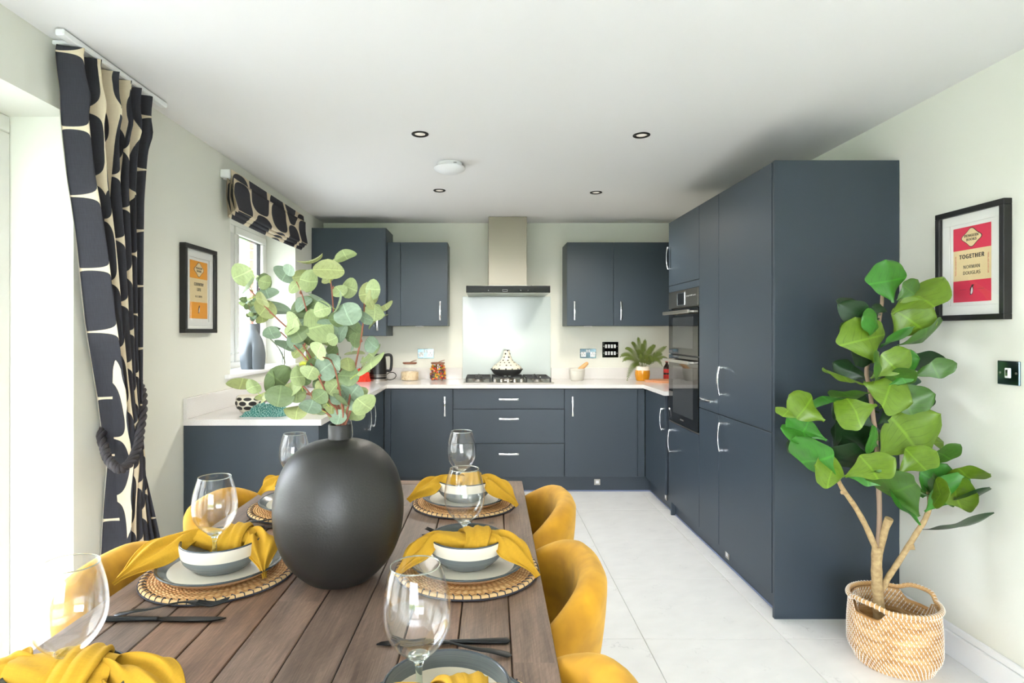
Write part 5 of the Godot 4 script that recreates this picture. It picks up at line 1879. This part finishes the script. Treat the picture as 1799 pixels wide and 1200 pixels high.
	var pe := thing("pestle", "pale wooden pestle leaning in the white mortar", "pestle", Vector3(0.815, WT + 0.03, -5.11))
	s = ms()
	tube(s, [Vector3(-0.012, 0.012, 0.0), Vector3(0.0, 0.028, 0), Vector3(0.03, 0.07, 0), Vector3(0.07, 0.105, 0), Vector3(0.09, 0.122, 0), Vector3(0.097, 0.128, 0)], [0.010, 0.020, 0.021, 0.018, 0.015, 0.008], 16)
	obj("shaft", s, mats.beech, pe)
	# fern in an amber pot
	var f := thing("potted_fern", "green fern in an amber pot with a cream rim, by the ovens", "plant", Vector3(1.385, WT, -5.09))
	s = ms()
	lathe(s, smooth_prof([Vector2(0, 0), Vector2(0.046, 0), Vector2(0.055, 0.01), Vector2(0.064, 0.055), Vector2(0.0625, 0.092)], 5), 40)
	var pot := obj("pot", s, mats.amber_glaze, f)
	s = ms()
	lathe(s, [Vector2(0.0625, 0.092), Vector2(0.0615, 0.122), Vector2(0.0595, 0.125), Vector2(0.0565, 0.123), Vector2(0.0555, 0.10)], 40)
	obj("pot_rim", s, mats.cream_glaze, pot)
	s = ms()
	lathe(s, [Vector2(0.056, 0.108), Vector2(0.03, 0.112), Vector2(0, 0.114)], 24)
	obj("soil", s, mats.soil, pot)
	for q in [[-0.19, 0.225, -0.02, 0.06], [-0.15, 0.01, 0.05, 0.10], [-0.10, 0.35, 0.02, 0.05], [-0.05, 0.40, 0.04, 0.02], [0.02, 0.34, -0.05, 0.02], [0.07, 0.31, 0.06, 0.02], [0.13, 0.33, -0.06, 0.02], [0.205, 0.32, 0.02, 0.0], [0.19, 0.25, -0.05, 0.03], [0.22, 0.205, 0.03, 0.04], [0.15, 0.15, 0.08, 0.08], [-0.13, 0.30, -0.08, 0.04], [-0.19, 0.19, 0.07, 0.05], [0.06, 0.18, 0.12, 0.08], [-0.05, 0.2, 0.12, 0.09], [0.03, 0.38, -0.02, 0.0], [-0.02, 0.28, -0.10, 0.04]]:
		frond(f, mats.fern_leaf, Vector3(q[0] * 0.06, 0.11, q[2] * 0.1), Vector3(q[0], q[1] - 0.02, q[2]), q[3] + 0.03, 0.036, 24)
	# board and bottle next to the oven tower
	var bd := thing("chopping_board", "wooden chopping board lying between the fern and the ovens", "chopping board", Vector3(1.62, WT, -4.95))
	s = ms()
	var o := PackedVector2Array()
	for q in 24:
		var a := TAU * q / 24.0
		o.append(Vector2(signf(cos(a)) * pow(absf(cos(a)), 0.4) * 0.185, signf(sin(a)) * pow(absf(sin(a)), 0.4) * 0.115))
	prism(s, o, 0.018, Transform3D(Basis(Vector3(1, 0, 0), Vector3(0, 0, 1), Vector3(0, 1, 0)), Vector3.ZERO))
	prism(s, PackedVector2Array([Vector2(-0.25, -0.02), Vector2(-0.18, -0.028), Vector2(-0.18, 0.028), Vector2(-0.25, 0.02)]), 0.018, Transform3D(Basis(Vector3(1, 0, 0), Vector3(0, 0, 1), Vector3(0, 1, 0)), Vector3.ZERO))
	obj("board", s, mats.board_wood, bd)
	var bt := thing("sauce_bottle", "dark bottle with a red label half hidden by the oven tower", "bottle", Vector3(1.612, WT + 0.0005, -5.13))
	s = ms()
	lathe(s, smooth_prof([Vector2(0, 0), Vector2(0.026, 0), Vector2(0.029, 0.006), Vector2(0.029, 0.105), Vector2(0.022, 0.128), Vector2(0.012, 0.145), Vector2(0.011, 0.165)], 4), 28)
	obj("glass", s, mats.brown_glass, bt)
	s = ms()
	lathe(s, [Vector2(0.0294, 0.015), Vector2(0.0296, 0.016), Vector2(0.0296, 0.098), Vector2(0.0294, 0.099)], 28)
	obj("paper_label", s, mats.label_red, bt)
	s = ms()
	lathe(s, [Vector2(0.0135, 0.16), Vector2(0.0135, 0.188), Vector2(0.012, 0.19), Vector2(0, 0.19)], 20)
	obj("cap", s, mats.label_red, bt)

# ------------------------------------------------------------------ pictures, switches, lights
func picture(label: String, at: Vector3, turn: float, w: float, h: float, pw: float, ph: float, band: String, lines: Array, side_print: bool):
	# hangs with its back on the wall; faces +z in its own axes
	var t := thing("framed_print", label, "picture", at, turn, "framed book cover prints")
	var s := ms()
	var fw := 0.021
	for q in [[Vector3(0, h / 2 - fw / 2, 0.0155), Vector3(w, fw, 0.031)], [Vector3(0, -h / 2 + fw / 2, 0.0155), Vector3(w, fw, 0.031)], [Vector3(-w / 2 + fw / 2, 0, 0.0155), Vector3(fw, h - fw * 2, 0.031)], [Vector3(w / 2 - fw / 2, 0, 0.0155), Vector3(fw, h - fw * 2, 0.031)]]:
		box(s, q[0], q[1], 0.0015)
	obj("frame", s, mats.picture_black, t)
	s = ms()
	# card mount with a window cut in it, its edge bevelled
	var mw := pw + 0.028
	var mh := ph + 0.028
	var iw := w - 2 * fw
	var ih := h - 2 * fw
	box(s, Vector3(0, (mh + ih) / 4, 0.015), Vector3(iw, (ih - mh) / 2, 0.003), 0.0008)
	box(s, Vector3(0, -(mh + ih) / 4, 0.015), Vector3(iw, (ih - mh) / 2, 0.003), 0.0008)
	box(s, Vector3(-(mw + iw) / 4, 0, 0.015), Vector3((iw - mw) / 2, mh, 0.003), 0.0008)
	box(s, Vector3((mw + iw) / 4, 0, 0.015), Vector3((iw - mw) / 2, mh, 0.003), 0.0008)
	box(s, Vector3(0, 0, 0.009), Vector3(iw, ih, 0.006))
	obj("mount", s, mats.mount_card, t)
	var z := 0.0122
	var thirds := [[0.5, 0.195, band], [0.195, -0.215, "print_cream"], [-0.215, -0.5, band]]
	var pr := ms()
	box(pr, Vector3(0, 0, z), Vector3(pw, ph, 0.0006))
	var paper := obj("print", pr, mats.print_cream, t)
	for q in [thirds[0], thirds[2]]:
		s = ms()
		box(s, Vector3(0, (q[0] + q[1]) * 0.5 * ph, z + 0.0003), Vector3(pw, (q[0] - q[1]) * ph, 0.0006))
		obj("colour_band", s, mats[band], paper)
	var flat := Basis()
	z += 0.0008
	# the lozenge with its dark line
	for e in [[1.0, "ink", 0.0], [0.93, "print_cream", 0.0004]]:
		var o := PackedVector2Array()
		for k in 48:
			var a := TAU * k / 48.0
			var r: float = 0.85 + 0.12 * cos(4.0 * a) + 0.02 * cos(8.0 * a)
			o.append(Vector2(cos(a) * r * pw * 0.28, sin(a) * r * ph * 0.13) * float(e[0]))
		s = ms()
		prism(s, o, 0.0004, Transform3D(flat, Vector3(0, ph * 0.352, z + e[2])))
		obj("lozenge", s, mats[e[1]], paper)
	letters(paper, "lettering", "PENGUIN", ph * 0.034, Vector3(0, ph * 0.375, z + 0.001), flat, mats.ink, "Droid Serif", true)
	letters(paper, "lettering", "BOOKS", ph * 0.034, Vector3(0, ph * 0.325, z + 0.001), flat, mats.ink, "Droid Serif", true)
	for q in lines:
		letters(paper, "lettering", q[0], q[2] * ph, Vector3(0, q[1] * ph, z), flat, mats.ink, "Droid Sans", q[3])
	if side_print:
		letters(paper, "lettering", "TRAVEL AND ADVENTURE", ph * 0.017, Vector3(-pw * 0.43, -0.01 * ph, z), Basis(Vector3(0, 0, 1), PI / 2), mats.red_ink)
		letters(paper, "lettering", "TRAVEL AND ADVENTURE", ph * 0.017, Vector3(pw * 0.43, -0.01 * ph, z), Basis(Vector3(0, 0, 1), -PI / 2), mats.red_ink)
		for sg in [-1.0, 1.0]:
			s = ms()
			box(s, Vector3(sg * pw * 0.24, -0.335 * ph, z), Vector3(pw * 0.17, 0.0006, 0.0004))
			obj("rule", s, mats.ink, paper)
	# the bird emblem: body, white front, beak and feet
	var k := ph * 0.11
	var body := PackedVector2Array()
	for q in [[0.02, 0.62], [0.20, 0.66], [0.42, 0.60], [0.24, 0.52], [0.22, 0.38], [0.26, 0.1], [0.20, -0.35], [0.04, -0.56], [-0.16, -0.6], [-0.22, -0.45], [-0.16, -0.2], [-0.24, 0.02], [-0.14, 0.30], [-0.02, 0.45]]:
		body.append(Vector2(q[0], q[1]) * k)
	s = ms()
	prism(s, body, 0.0004, Transform3D(flat, Vector3(0, -0.345 * ph, z)))
	obj("emblem", s, mats.ink, paper)
	var front := PackedVector2Array()
	for q in [[0.10, 0.36], [0.20, 0.08], [0.15, -0.32], [0.0, -0.5], [-0.1, -0.42], [-0.06, -0.1], [-0.02, 0.15]]:
		front.append(Vector2(q[0], q[1]) * k)
	s = ms()
	prism(s, front, 0.0004, Transform3D(flat, Vector3(0, -0.345 * ph, z + 0.0004)))
	obj("emblem", s, mats.mount_card, paper)
	s = ms()
	box(s, Vector3(0, 0, 0.0205), Vector3(iw, ih, 0.002))
	obj("glazing", s, mats.pane, t)

func pictures():
	picture("black framed orange and cream book cover print titled COUNTRY LIFE", Vector3(XL, 1.5195, -2.953), PI / 2, 0.332, 0.437, 0.181, 0.291, "print_orange", [["COUNTRY", 0.095, 0.052, true], ["LIFE", 0.005, 0.052, true], ["H. E. BATES", -0.115, 0.034, false]], false)
	picture("black framed red and cream book cover print titled TOGETHER", Vector3(XR, 1.5685, -2.236), -PI / 2, 0.318, 0.435, 0.173, 0.292, "print_red", [["TOGETHER", 0.105, 0.056, true], ["NORMAN", -0.035, 0.045, false], ["DOUGLAS", -0.115, 0.045, false]], true)

func socket(label: String, at: Vector3):
	var t := thing("wall_socket", label, "socket", at, 0.0, "double chrome wall sockets")
	var s := ms()
	box(s, Vector3(0, 0, 0.003), Vector3(0.146, 0.086, 0.006), 0.002)
	obj("plate", s, mats.mirror_plate, t)
	for sg in [-1.0, 1.0]:
		s = ms()
		box(s, Vector3(sg * 0.042, -0.008, 0.0065), Vector3(0.044, 0.044, 0.002), 0.0006)
		var ins := obj("insert", s, mats.white_plastic, t)
		s = ms()
		box(s, Vector3(sg * 0.042, 0.006, 0.0076), Vector3(0.004, 0.009, 0.0006))
		box(s, Vector3(sg * 0.042 - 0.011, -0.012, 0.0076), Vector3(0.007, 0.004, 0.0006))
		box(s, Vector3(sg * 0.042 + 0.011, -0.012, 0.0076), Vector3(0.007, 0.004, 0.0006))
		obj("pin_slots", s, mats.black_plastic, ins)
		s = ms()
		box(s, Vector3(sg * 0.010, 0.022, 0.0075), Vector3(0.014, 0.026, 0.004), 0.0012)
		obj("rocker", s, mats.white_plastic, t)
	for sg in [-1.0, 1.0]:
		s = ms()
		lathe(s, [Vector2(0.004, 0), Vector2(0.0035, 0.001), Vector2(0, 0.0012)], 12, Transform3D(Basis(Vector3(1, 0, 0), PI / 2), Vector3(sg * 0.068, 0.0, 0.006)))
		obj("screw", s, mats.steel, t)

func electrics():
	socket("double wall socket above the jars, left of the splashback", Vector3(-0.5335, 1.110, -DB))
	socket("double wall socket above the mortar, right of the splashback", Vector3(0.9425, 1.112, -DB))
	var t := thing("switch_panel", "square black panel of eight white switches beside the fern", "switch", Vector3(1.1455, 1.147, -DB))
	var s := ms()
	box(s, Vector3(0, 0, 0.003), Vector3(0.146, 0.142, 0.006), 0.002)
	obj("plate", s, mats.black_glass, t)
	for r in 2:
		for k in 4:
			s = ms()
			box(s, Vector3((k - 1.5) * 0.0265, 0.031 - 0.063 * r, 0.0075), Vector3(0.018, 0.033, 0.005), 0.0015)
			obj("rocker", s, mats.white_plastic, t)
		for sg in [-1.0, 1.0]:
			s = ms()
			lathe(s, [Vector2(0.0042, 0), Vector2(0.0038, 0.001), Vector2(0, 0.0013)], 12, Transform3D(Basis(Vector3(1, 0, 0), PI / 2), Vector3(sg * 0.06, 0.031 - 0.063 * r, 0.006)))
			obj("screw", s, mats.steel, t)
	var w := thing("light_switch", "chrome single switch on the right wall under the red print", "switch", Vector3(XR, 1.158, -2.086), -PI / 2)
	s = ms()
	box(s, Vector3(0, 0, 0.004), Vector3(0.088, 0.086, 0.008), 0.002)
	obj("plate", s, mats.mirror_plate, w)
	s = ms()
	box(s, Vector3(0, 0, 0.0085), Vector3(0.024, 0.036, 0.004), 0.002)
	var su := obj("surround", s, mats.white_plastic, w)
	s = ms()
	box(s, Vector3(0, 0, 0.011), Vector3(0.014, 0.024, 0.005), 0.002)
	obj("rocker", s, mats.chrome, su)
	for sg in [-1.0, 1.0]:
		s = ms()
		lathe(s, [Vector2(0.0045, 0), Vector2(0.004, 0.001), Vector2(0, 0.0013)], 12, Transform3D(Basis(Vector3(1, 0, 0), PI / 2), Vector3(sg * 0.032, 0.0, 0.008)))
		obj("screw", s, mats.steel, w)

const SPOT := 0.045

func ceiling_fittings():
	var spots := [[-0.3225, 2.911, "recessed ceiling spotlight left of the middle, nearer the table"], [0.792, 2.927, "recessed ceiling spotlight to the right, nearer the table"], [-0.315, 4.068, "recessed ceiling spotlight behind the smoke alarm"], [0.793, 4.126, "recessed ceiling spotlight to the right, nearer the back wall"]]
	var first: Node3D
	for k in 4:
		var at := Vector3(spots[k][0], HC, -spots[k][1])
		if k > 0:
			var c := dup(first, at, 0.0, spots[k][2])
			c.get_node("spot_beam").light_energy = 0.012 if k < 2 else SPOT
			continue
		first = thing("ceiling_spotlight", spots[k][2], "spotlight", at, 0.0, "recessed ceiling spotlights")
		var s := ms()
		lathe(s, [Vector2(0.043, 0.0), Vector2(0.043, -0.003), Vector2(0.040, -0.005), Vector2(0.029, -0.004), Vector2(0.026, -0.001)], 36)
		obj("bezel", s, mats.black_metal, first)
		s = ms()
		lathe(s, [Vector2(0.026, -0.001), Vector2(0.022, -0.0005), Vector2(0.020, -0.002), Vector2(0.012, -0.0035), Vector2(0, -0.004)], 30)
		obj("lamp_face", s, mats.spot_lens, first)
		var l := SpotLight3D.new()
		l.name = "spot_beam"
		l.position = Vector3(0, -0.11, 0)
		l.rotation.x = -PI / 2
		l.light_color = Color(1.0, 0.97, 0.92)
		l.light_energy = 0.012
		l.light_size = 0.10
		l.spot_angle = 80.0
		l.spot_angle_attenuation = 0.6
		l.spot_range = 12.0
		l.spot_attenuation = 2.0
		l.shadow_enabled = true
		first.add_child(l)
	var t := thing("smoke_alarm", "round white smoke alarm on the ceiling", "smoke alarm", Vector3(-0.205, HC, -3.42))
	var s := ms()
	lathe(s, [Vector2(0.073, 0.0), Vector2(0.073, -0.020), Vector2(0.069, -0.022), Vector2(0, -0.022)], 40)
	obj("base", s, mats.white_plastic, t)
	s = ms()
	lathe(s, smooth_prof([Vector2(0.085, -0.021), Vector2(0.092, -0.027), Vector2(0.088, -0.036), Vector2(0.060, -0.052), Vector2(0.030, -0.060), Vector2(0.0, -0.061)], 5), 48)
	obj("cover", s, mats.white_plastic, t)
	s = ms()
	box(s, Vector3(0.035, -0.012, 0.066), Vector3(0.02, 0.005, 0.004), 0.001)
	obj("test_light", s, mats.grey_plastic, t)

# ------------------------------------------------------------------ the potted fig
func fig_plant():
	var b := thing("basket", "round woven seagrass basket holding the fig plant", "basket", Vector3(1.62, 0, -2.30))
	var wall := ms()
	var rad := func(h: float) -> float:
		return 0.128 + 0.026 * smoothstep(0.0, 0.07, h) - 0.006 * smoothstep(0.12, 0.25, h)
	var lip := func(a: float) -> float:
		# lower where the two handle holes are
		var c := absf(cos(a + 0.35))
		return 0.240 - 0.034 * smoothstep(0.88, 0.97, c)
	var f := func(u: float, v: float) -> Vector3:
		var a := TAU * u
		var h: float = v * lip.call(a)
		var r: float = rad.call(h) + 0.0042 * absf(sin(h / 0.0125 * PI))
		return Vector3(cos(a) * r, h, sin(a) * r)
	grid(wall, 96, 120, f)
	var fi := func(u: float, v: float) -> Vector3:
		var p: Vector3 = f.call(u, v)
		return Vector3(p.x * 0.93, p.y, p.z * 0.93)
	grid(wall, 64, 60, fi, true)
	lathe(wall, [Vector2(0.0, 0.006), Vector2(0.122, 0.006)], 48)
	obj("coiled_wall", wall, mats.basket_grass, b)
	var pts := []
	for k in 72:
		var a := TAU * k / 72.0
		var c := absf(cos(a + 0.35))
		var bulge := smoothstep(0.86, 1.0, c)
		var r := 0.152 + 0.014 * bulge
		pts.append(Vector3(cos(a) * r, 0.246 + 0.020 * bulge, sin(a) * r))
	var rim := ms()
	tube(rim, pts, 0.0088, 10, true)
	obj("rim_coil", rim, mats.basket_grass, b)
	# pale stitches that bind the coils
	var mm := MultiMesh.new()
	mm.transform_format = MultiMesh.TRANSFORM_3D
	var st := ms()
	lathe(st, [Vector2(0, -1), Vector2(0.8, -0.7), Vector2(1, 0), Vector2(0.8, 0.7), Vector2(0, 1)], 6, Transform3D(Basis().scaled(Vector3(0.0019, 0.0068, 0.0014)), Vector3.ZERO))
	mm.mesh = commit(st)
	var spots := []
	for row in 19:
		var h := 0.0125 * (row + 0.5)
		for k in 62:
			var a := TAU * (k + 0.5 * (row % 2)) / 62.0
			if h > lip.call(a) - 0.004:
				continue
			var out := Vector3(cos(a), 0, sin(a))
			var r: float = rad.call(h) + 0.0042
			spots.append(Transform3D(Basis(Vector3(-sin(a), 0, cos(a)), Vector3.UP, out).rotated(out, 0.42 + rng.randf_range(-0.1, 0.1)), out * (r + 0.0002) + Vector3(0, h, 0)))
			if row > 12:
				spots.append(Transform3D(Basis(Vector3(-sin(a), 0, cos(a)), Vector3.UP, out).rotated(out, 0.4), out * (r * 0.93 - 0.005) + Vector3(0, h, 0)))
	for k in 90:
		var a := TAU * k / 90.0
		var p: Vector3 = pts[int(k * 72 / 90.0)]
		for e in 3:
			var q := Vector3(cos(a), 0, sin(a))
			var ang := -0.7 + 1.1 * e
			spots.append(Transform3D(Basis(Vector3(-sin(a), 0, cos(a)), Vector3.UP.rotated(Vector3(-sin(a), 0, cos(a)), ang), q.rotated(Vector3(-sin(a), 0, cos(a)), ang)), p + q * 0.0088 * cos(ang) + Vector3(0, 0.0088 * sin(ang), 0)))
	mm.instance_count = spots.size()
	for k in spots.size():
		mm.set_instance_transform(k, spots[k])
	var mi := MultiMeshInstance3D.new()
	mi.name = "stitching"
	mi.multimesh = mm
	mi.material_override = mats.white_thread
	mi.set_meta("kind", "stuff")
	b.add_child(mi, true)

	var p := thing("fiddle_leaf_fig", "tall fiddle leaf fig with glossy green leaves on three bare branches", "plant", Vector3(1.56, 0.012, -2.30))
	var fig_leaves: Array = [
		[50,1409,7,23,1563,17,122,0], [63,1418,16,129,1492,32,46,2], [31,1367,34,240,1492,3,76,1], [61,1262,-9,164,1402,33,114,1], [69,1242,8,240,1320,17,41,2], [25,1344,-30,-126,1399,-29,51,3],
		[64,1375,-40,8,1395,-37,30,3], [-42,1172,35,-83,1338,1,147,1], [-52,1112,34,57,1214,80,76,1], [-77,1092,27,-237,1147,58,36,1], [1,1101,-50,-113,1160,-93,56,3], [86,1148,-45,240,1186,9,56,3],
		[127,1121,11,240,1169,71,56,2], [40,1102,-38,100,1143,-36,61,4], [129,1039,-47,143,1110,0,56,4], [16,1088,40,72,1135,91,30,0], [-69,1096,18,77,1027,56,112,1], [-51,1056,21,-221,1040,74,36,2],
		[-244,948,52,-350,1036,12,96,1], [-102,1025,0,-262,1001,-27,26,0], [-42,1012,58,-188,961,56,96,1], [-341,958,34,-408,993,17,19,1], [-220,869,26,-359,952,18,70,0], [-215,841,15,-381,916,29,64,0],
		[-184,709,31,-355,877,80,51,0], [-225,776,-49,-342,854,3,38,3], [-166,753,-39,-174,929,20,57,3], [-136,809,-50,-66,913,-82,70,3], [24,727,-38,-239,834,18,51,3], [19,766,-36,-92,914,-23,57,3],
		[-24,815,40,207,955,13,144,1], [37,889,-40,160,993,-27,57,3], [125,929,-73,240,1020,-41,38,3], [44,748,50,133,838,109,83,1], [197,761,-4,240,859,91,51,2], [218,715,19,240,789,219,51,1],
		[161,643,11,230,768,45,96,0], [144,599,51,240,743,123,83,0], [240,618,-9,240,719,215,57,3], [140,545,40,15,707,27,70,0], [125,580,52,-67,759,110,57,2], [215,492,-60,240,626,225,57,3],
		[240,829,17,240,875,-17,38,1],
	]
	var trunk: Array = [
		[[3,-40], [3,197], [-4,287], [-6,366], [-4,443]],
		[[-4,429], [9,535], [9,704], [3,862], [-6,964], [-15,1065], [-24,1144], [16,1268], [43,1392], [50,1448]],
		[[3,400], [16,513], [23,564]],
		[[-9,434], [-51,524], [-97,603], [-146,670], [-173,715]],
		[[16,271], [34,321], [61,370], [106,449], [140,513], [163,558], [179,619], [170,670]],
		[[106,449], [122,452]],
		[[-139,659], [-155,664]],
	]
	var base := ms()
	lathe(base, [Vector2(0, 0), Vector2(0.075, 0), Vector2(0.085, 0.06), Vector2(0.078, 0.062), Vector2(0, 0.06)], 28)
	obj("pot", base, mats.black_plastic, p, Vector3(0.04, 0, 0))
	var zs := [[0.0, 0.0], [0.0, -0.05], [0.0, 0.03], [0.0, 0.02], [0.0, 0.04], [0.02, 0.03], [0.015, 0.02]]
	var rs := [[0.021, 0.0185], [0.0098, 0.0062], [0.0105, 0.0155], [0.0115, 0.008], [0.0115, 0.0085], [0.010, 0.011], [0.008, 0.008]]
	for k in trunk.size():
		var q: Array = zs[k]
		if k == 0:
			trunk[k][0][1] = 40
		var sp := stem_points(trunk[k], func(u: float): return lerpf(q[0], q[1], u))
		var rr := []
		for e in sp.size():
			rr.append(lerpf(rs[k][0], rs[k][1], float(e) / (sp.size() - 1)) * (1.0 + 0.05 * sin(e * 1.9 + k)))
		var s := ms()
		tube(s, sp, rr, 14)
		obj("trunk" if k == 0 else ("branch" if k in [1, 3, 4] else "stub"), s, mats.twig if k == 1 else mats.bark, p)
	var r := RandomNumberGenerator.new()
	r.seed = 77
	for k in fig_leaves.size():
		var q: Array = fig_leaves[k]
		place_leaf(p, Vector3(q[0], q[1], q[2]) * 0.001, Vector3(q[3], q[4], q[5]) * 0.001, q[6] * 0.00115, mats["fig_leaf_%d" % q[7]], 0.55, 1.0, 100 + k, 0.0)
	# more leaves all round the stems, darker ones further in
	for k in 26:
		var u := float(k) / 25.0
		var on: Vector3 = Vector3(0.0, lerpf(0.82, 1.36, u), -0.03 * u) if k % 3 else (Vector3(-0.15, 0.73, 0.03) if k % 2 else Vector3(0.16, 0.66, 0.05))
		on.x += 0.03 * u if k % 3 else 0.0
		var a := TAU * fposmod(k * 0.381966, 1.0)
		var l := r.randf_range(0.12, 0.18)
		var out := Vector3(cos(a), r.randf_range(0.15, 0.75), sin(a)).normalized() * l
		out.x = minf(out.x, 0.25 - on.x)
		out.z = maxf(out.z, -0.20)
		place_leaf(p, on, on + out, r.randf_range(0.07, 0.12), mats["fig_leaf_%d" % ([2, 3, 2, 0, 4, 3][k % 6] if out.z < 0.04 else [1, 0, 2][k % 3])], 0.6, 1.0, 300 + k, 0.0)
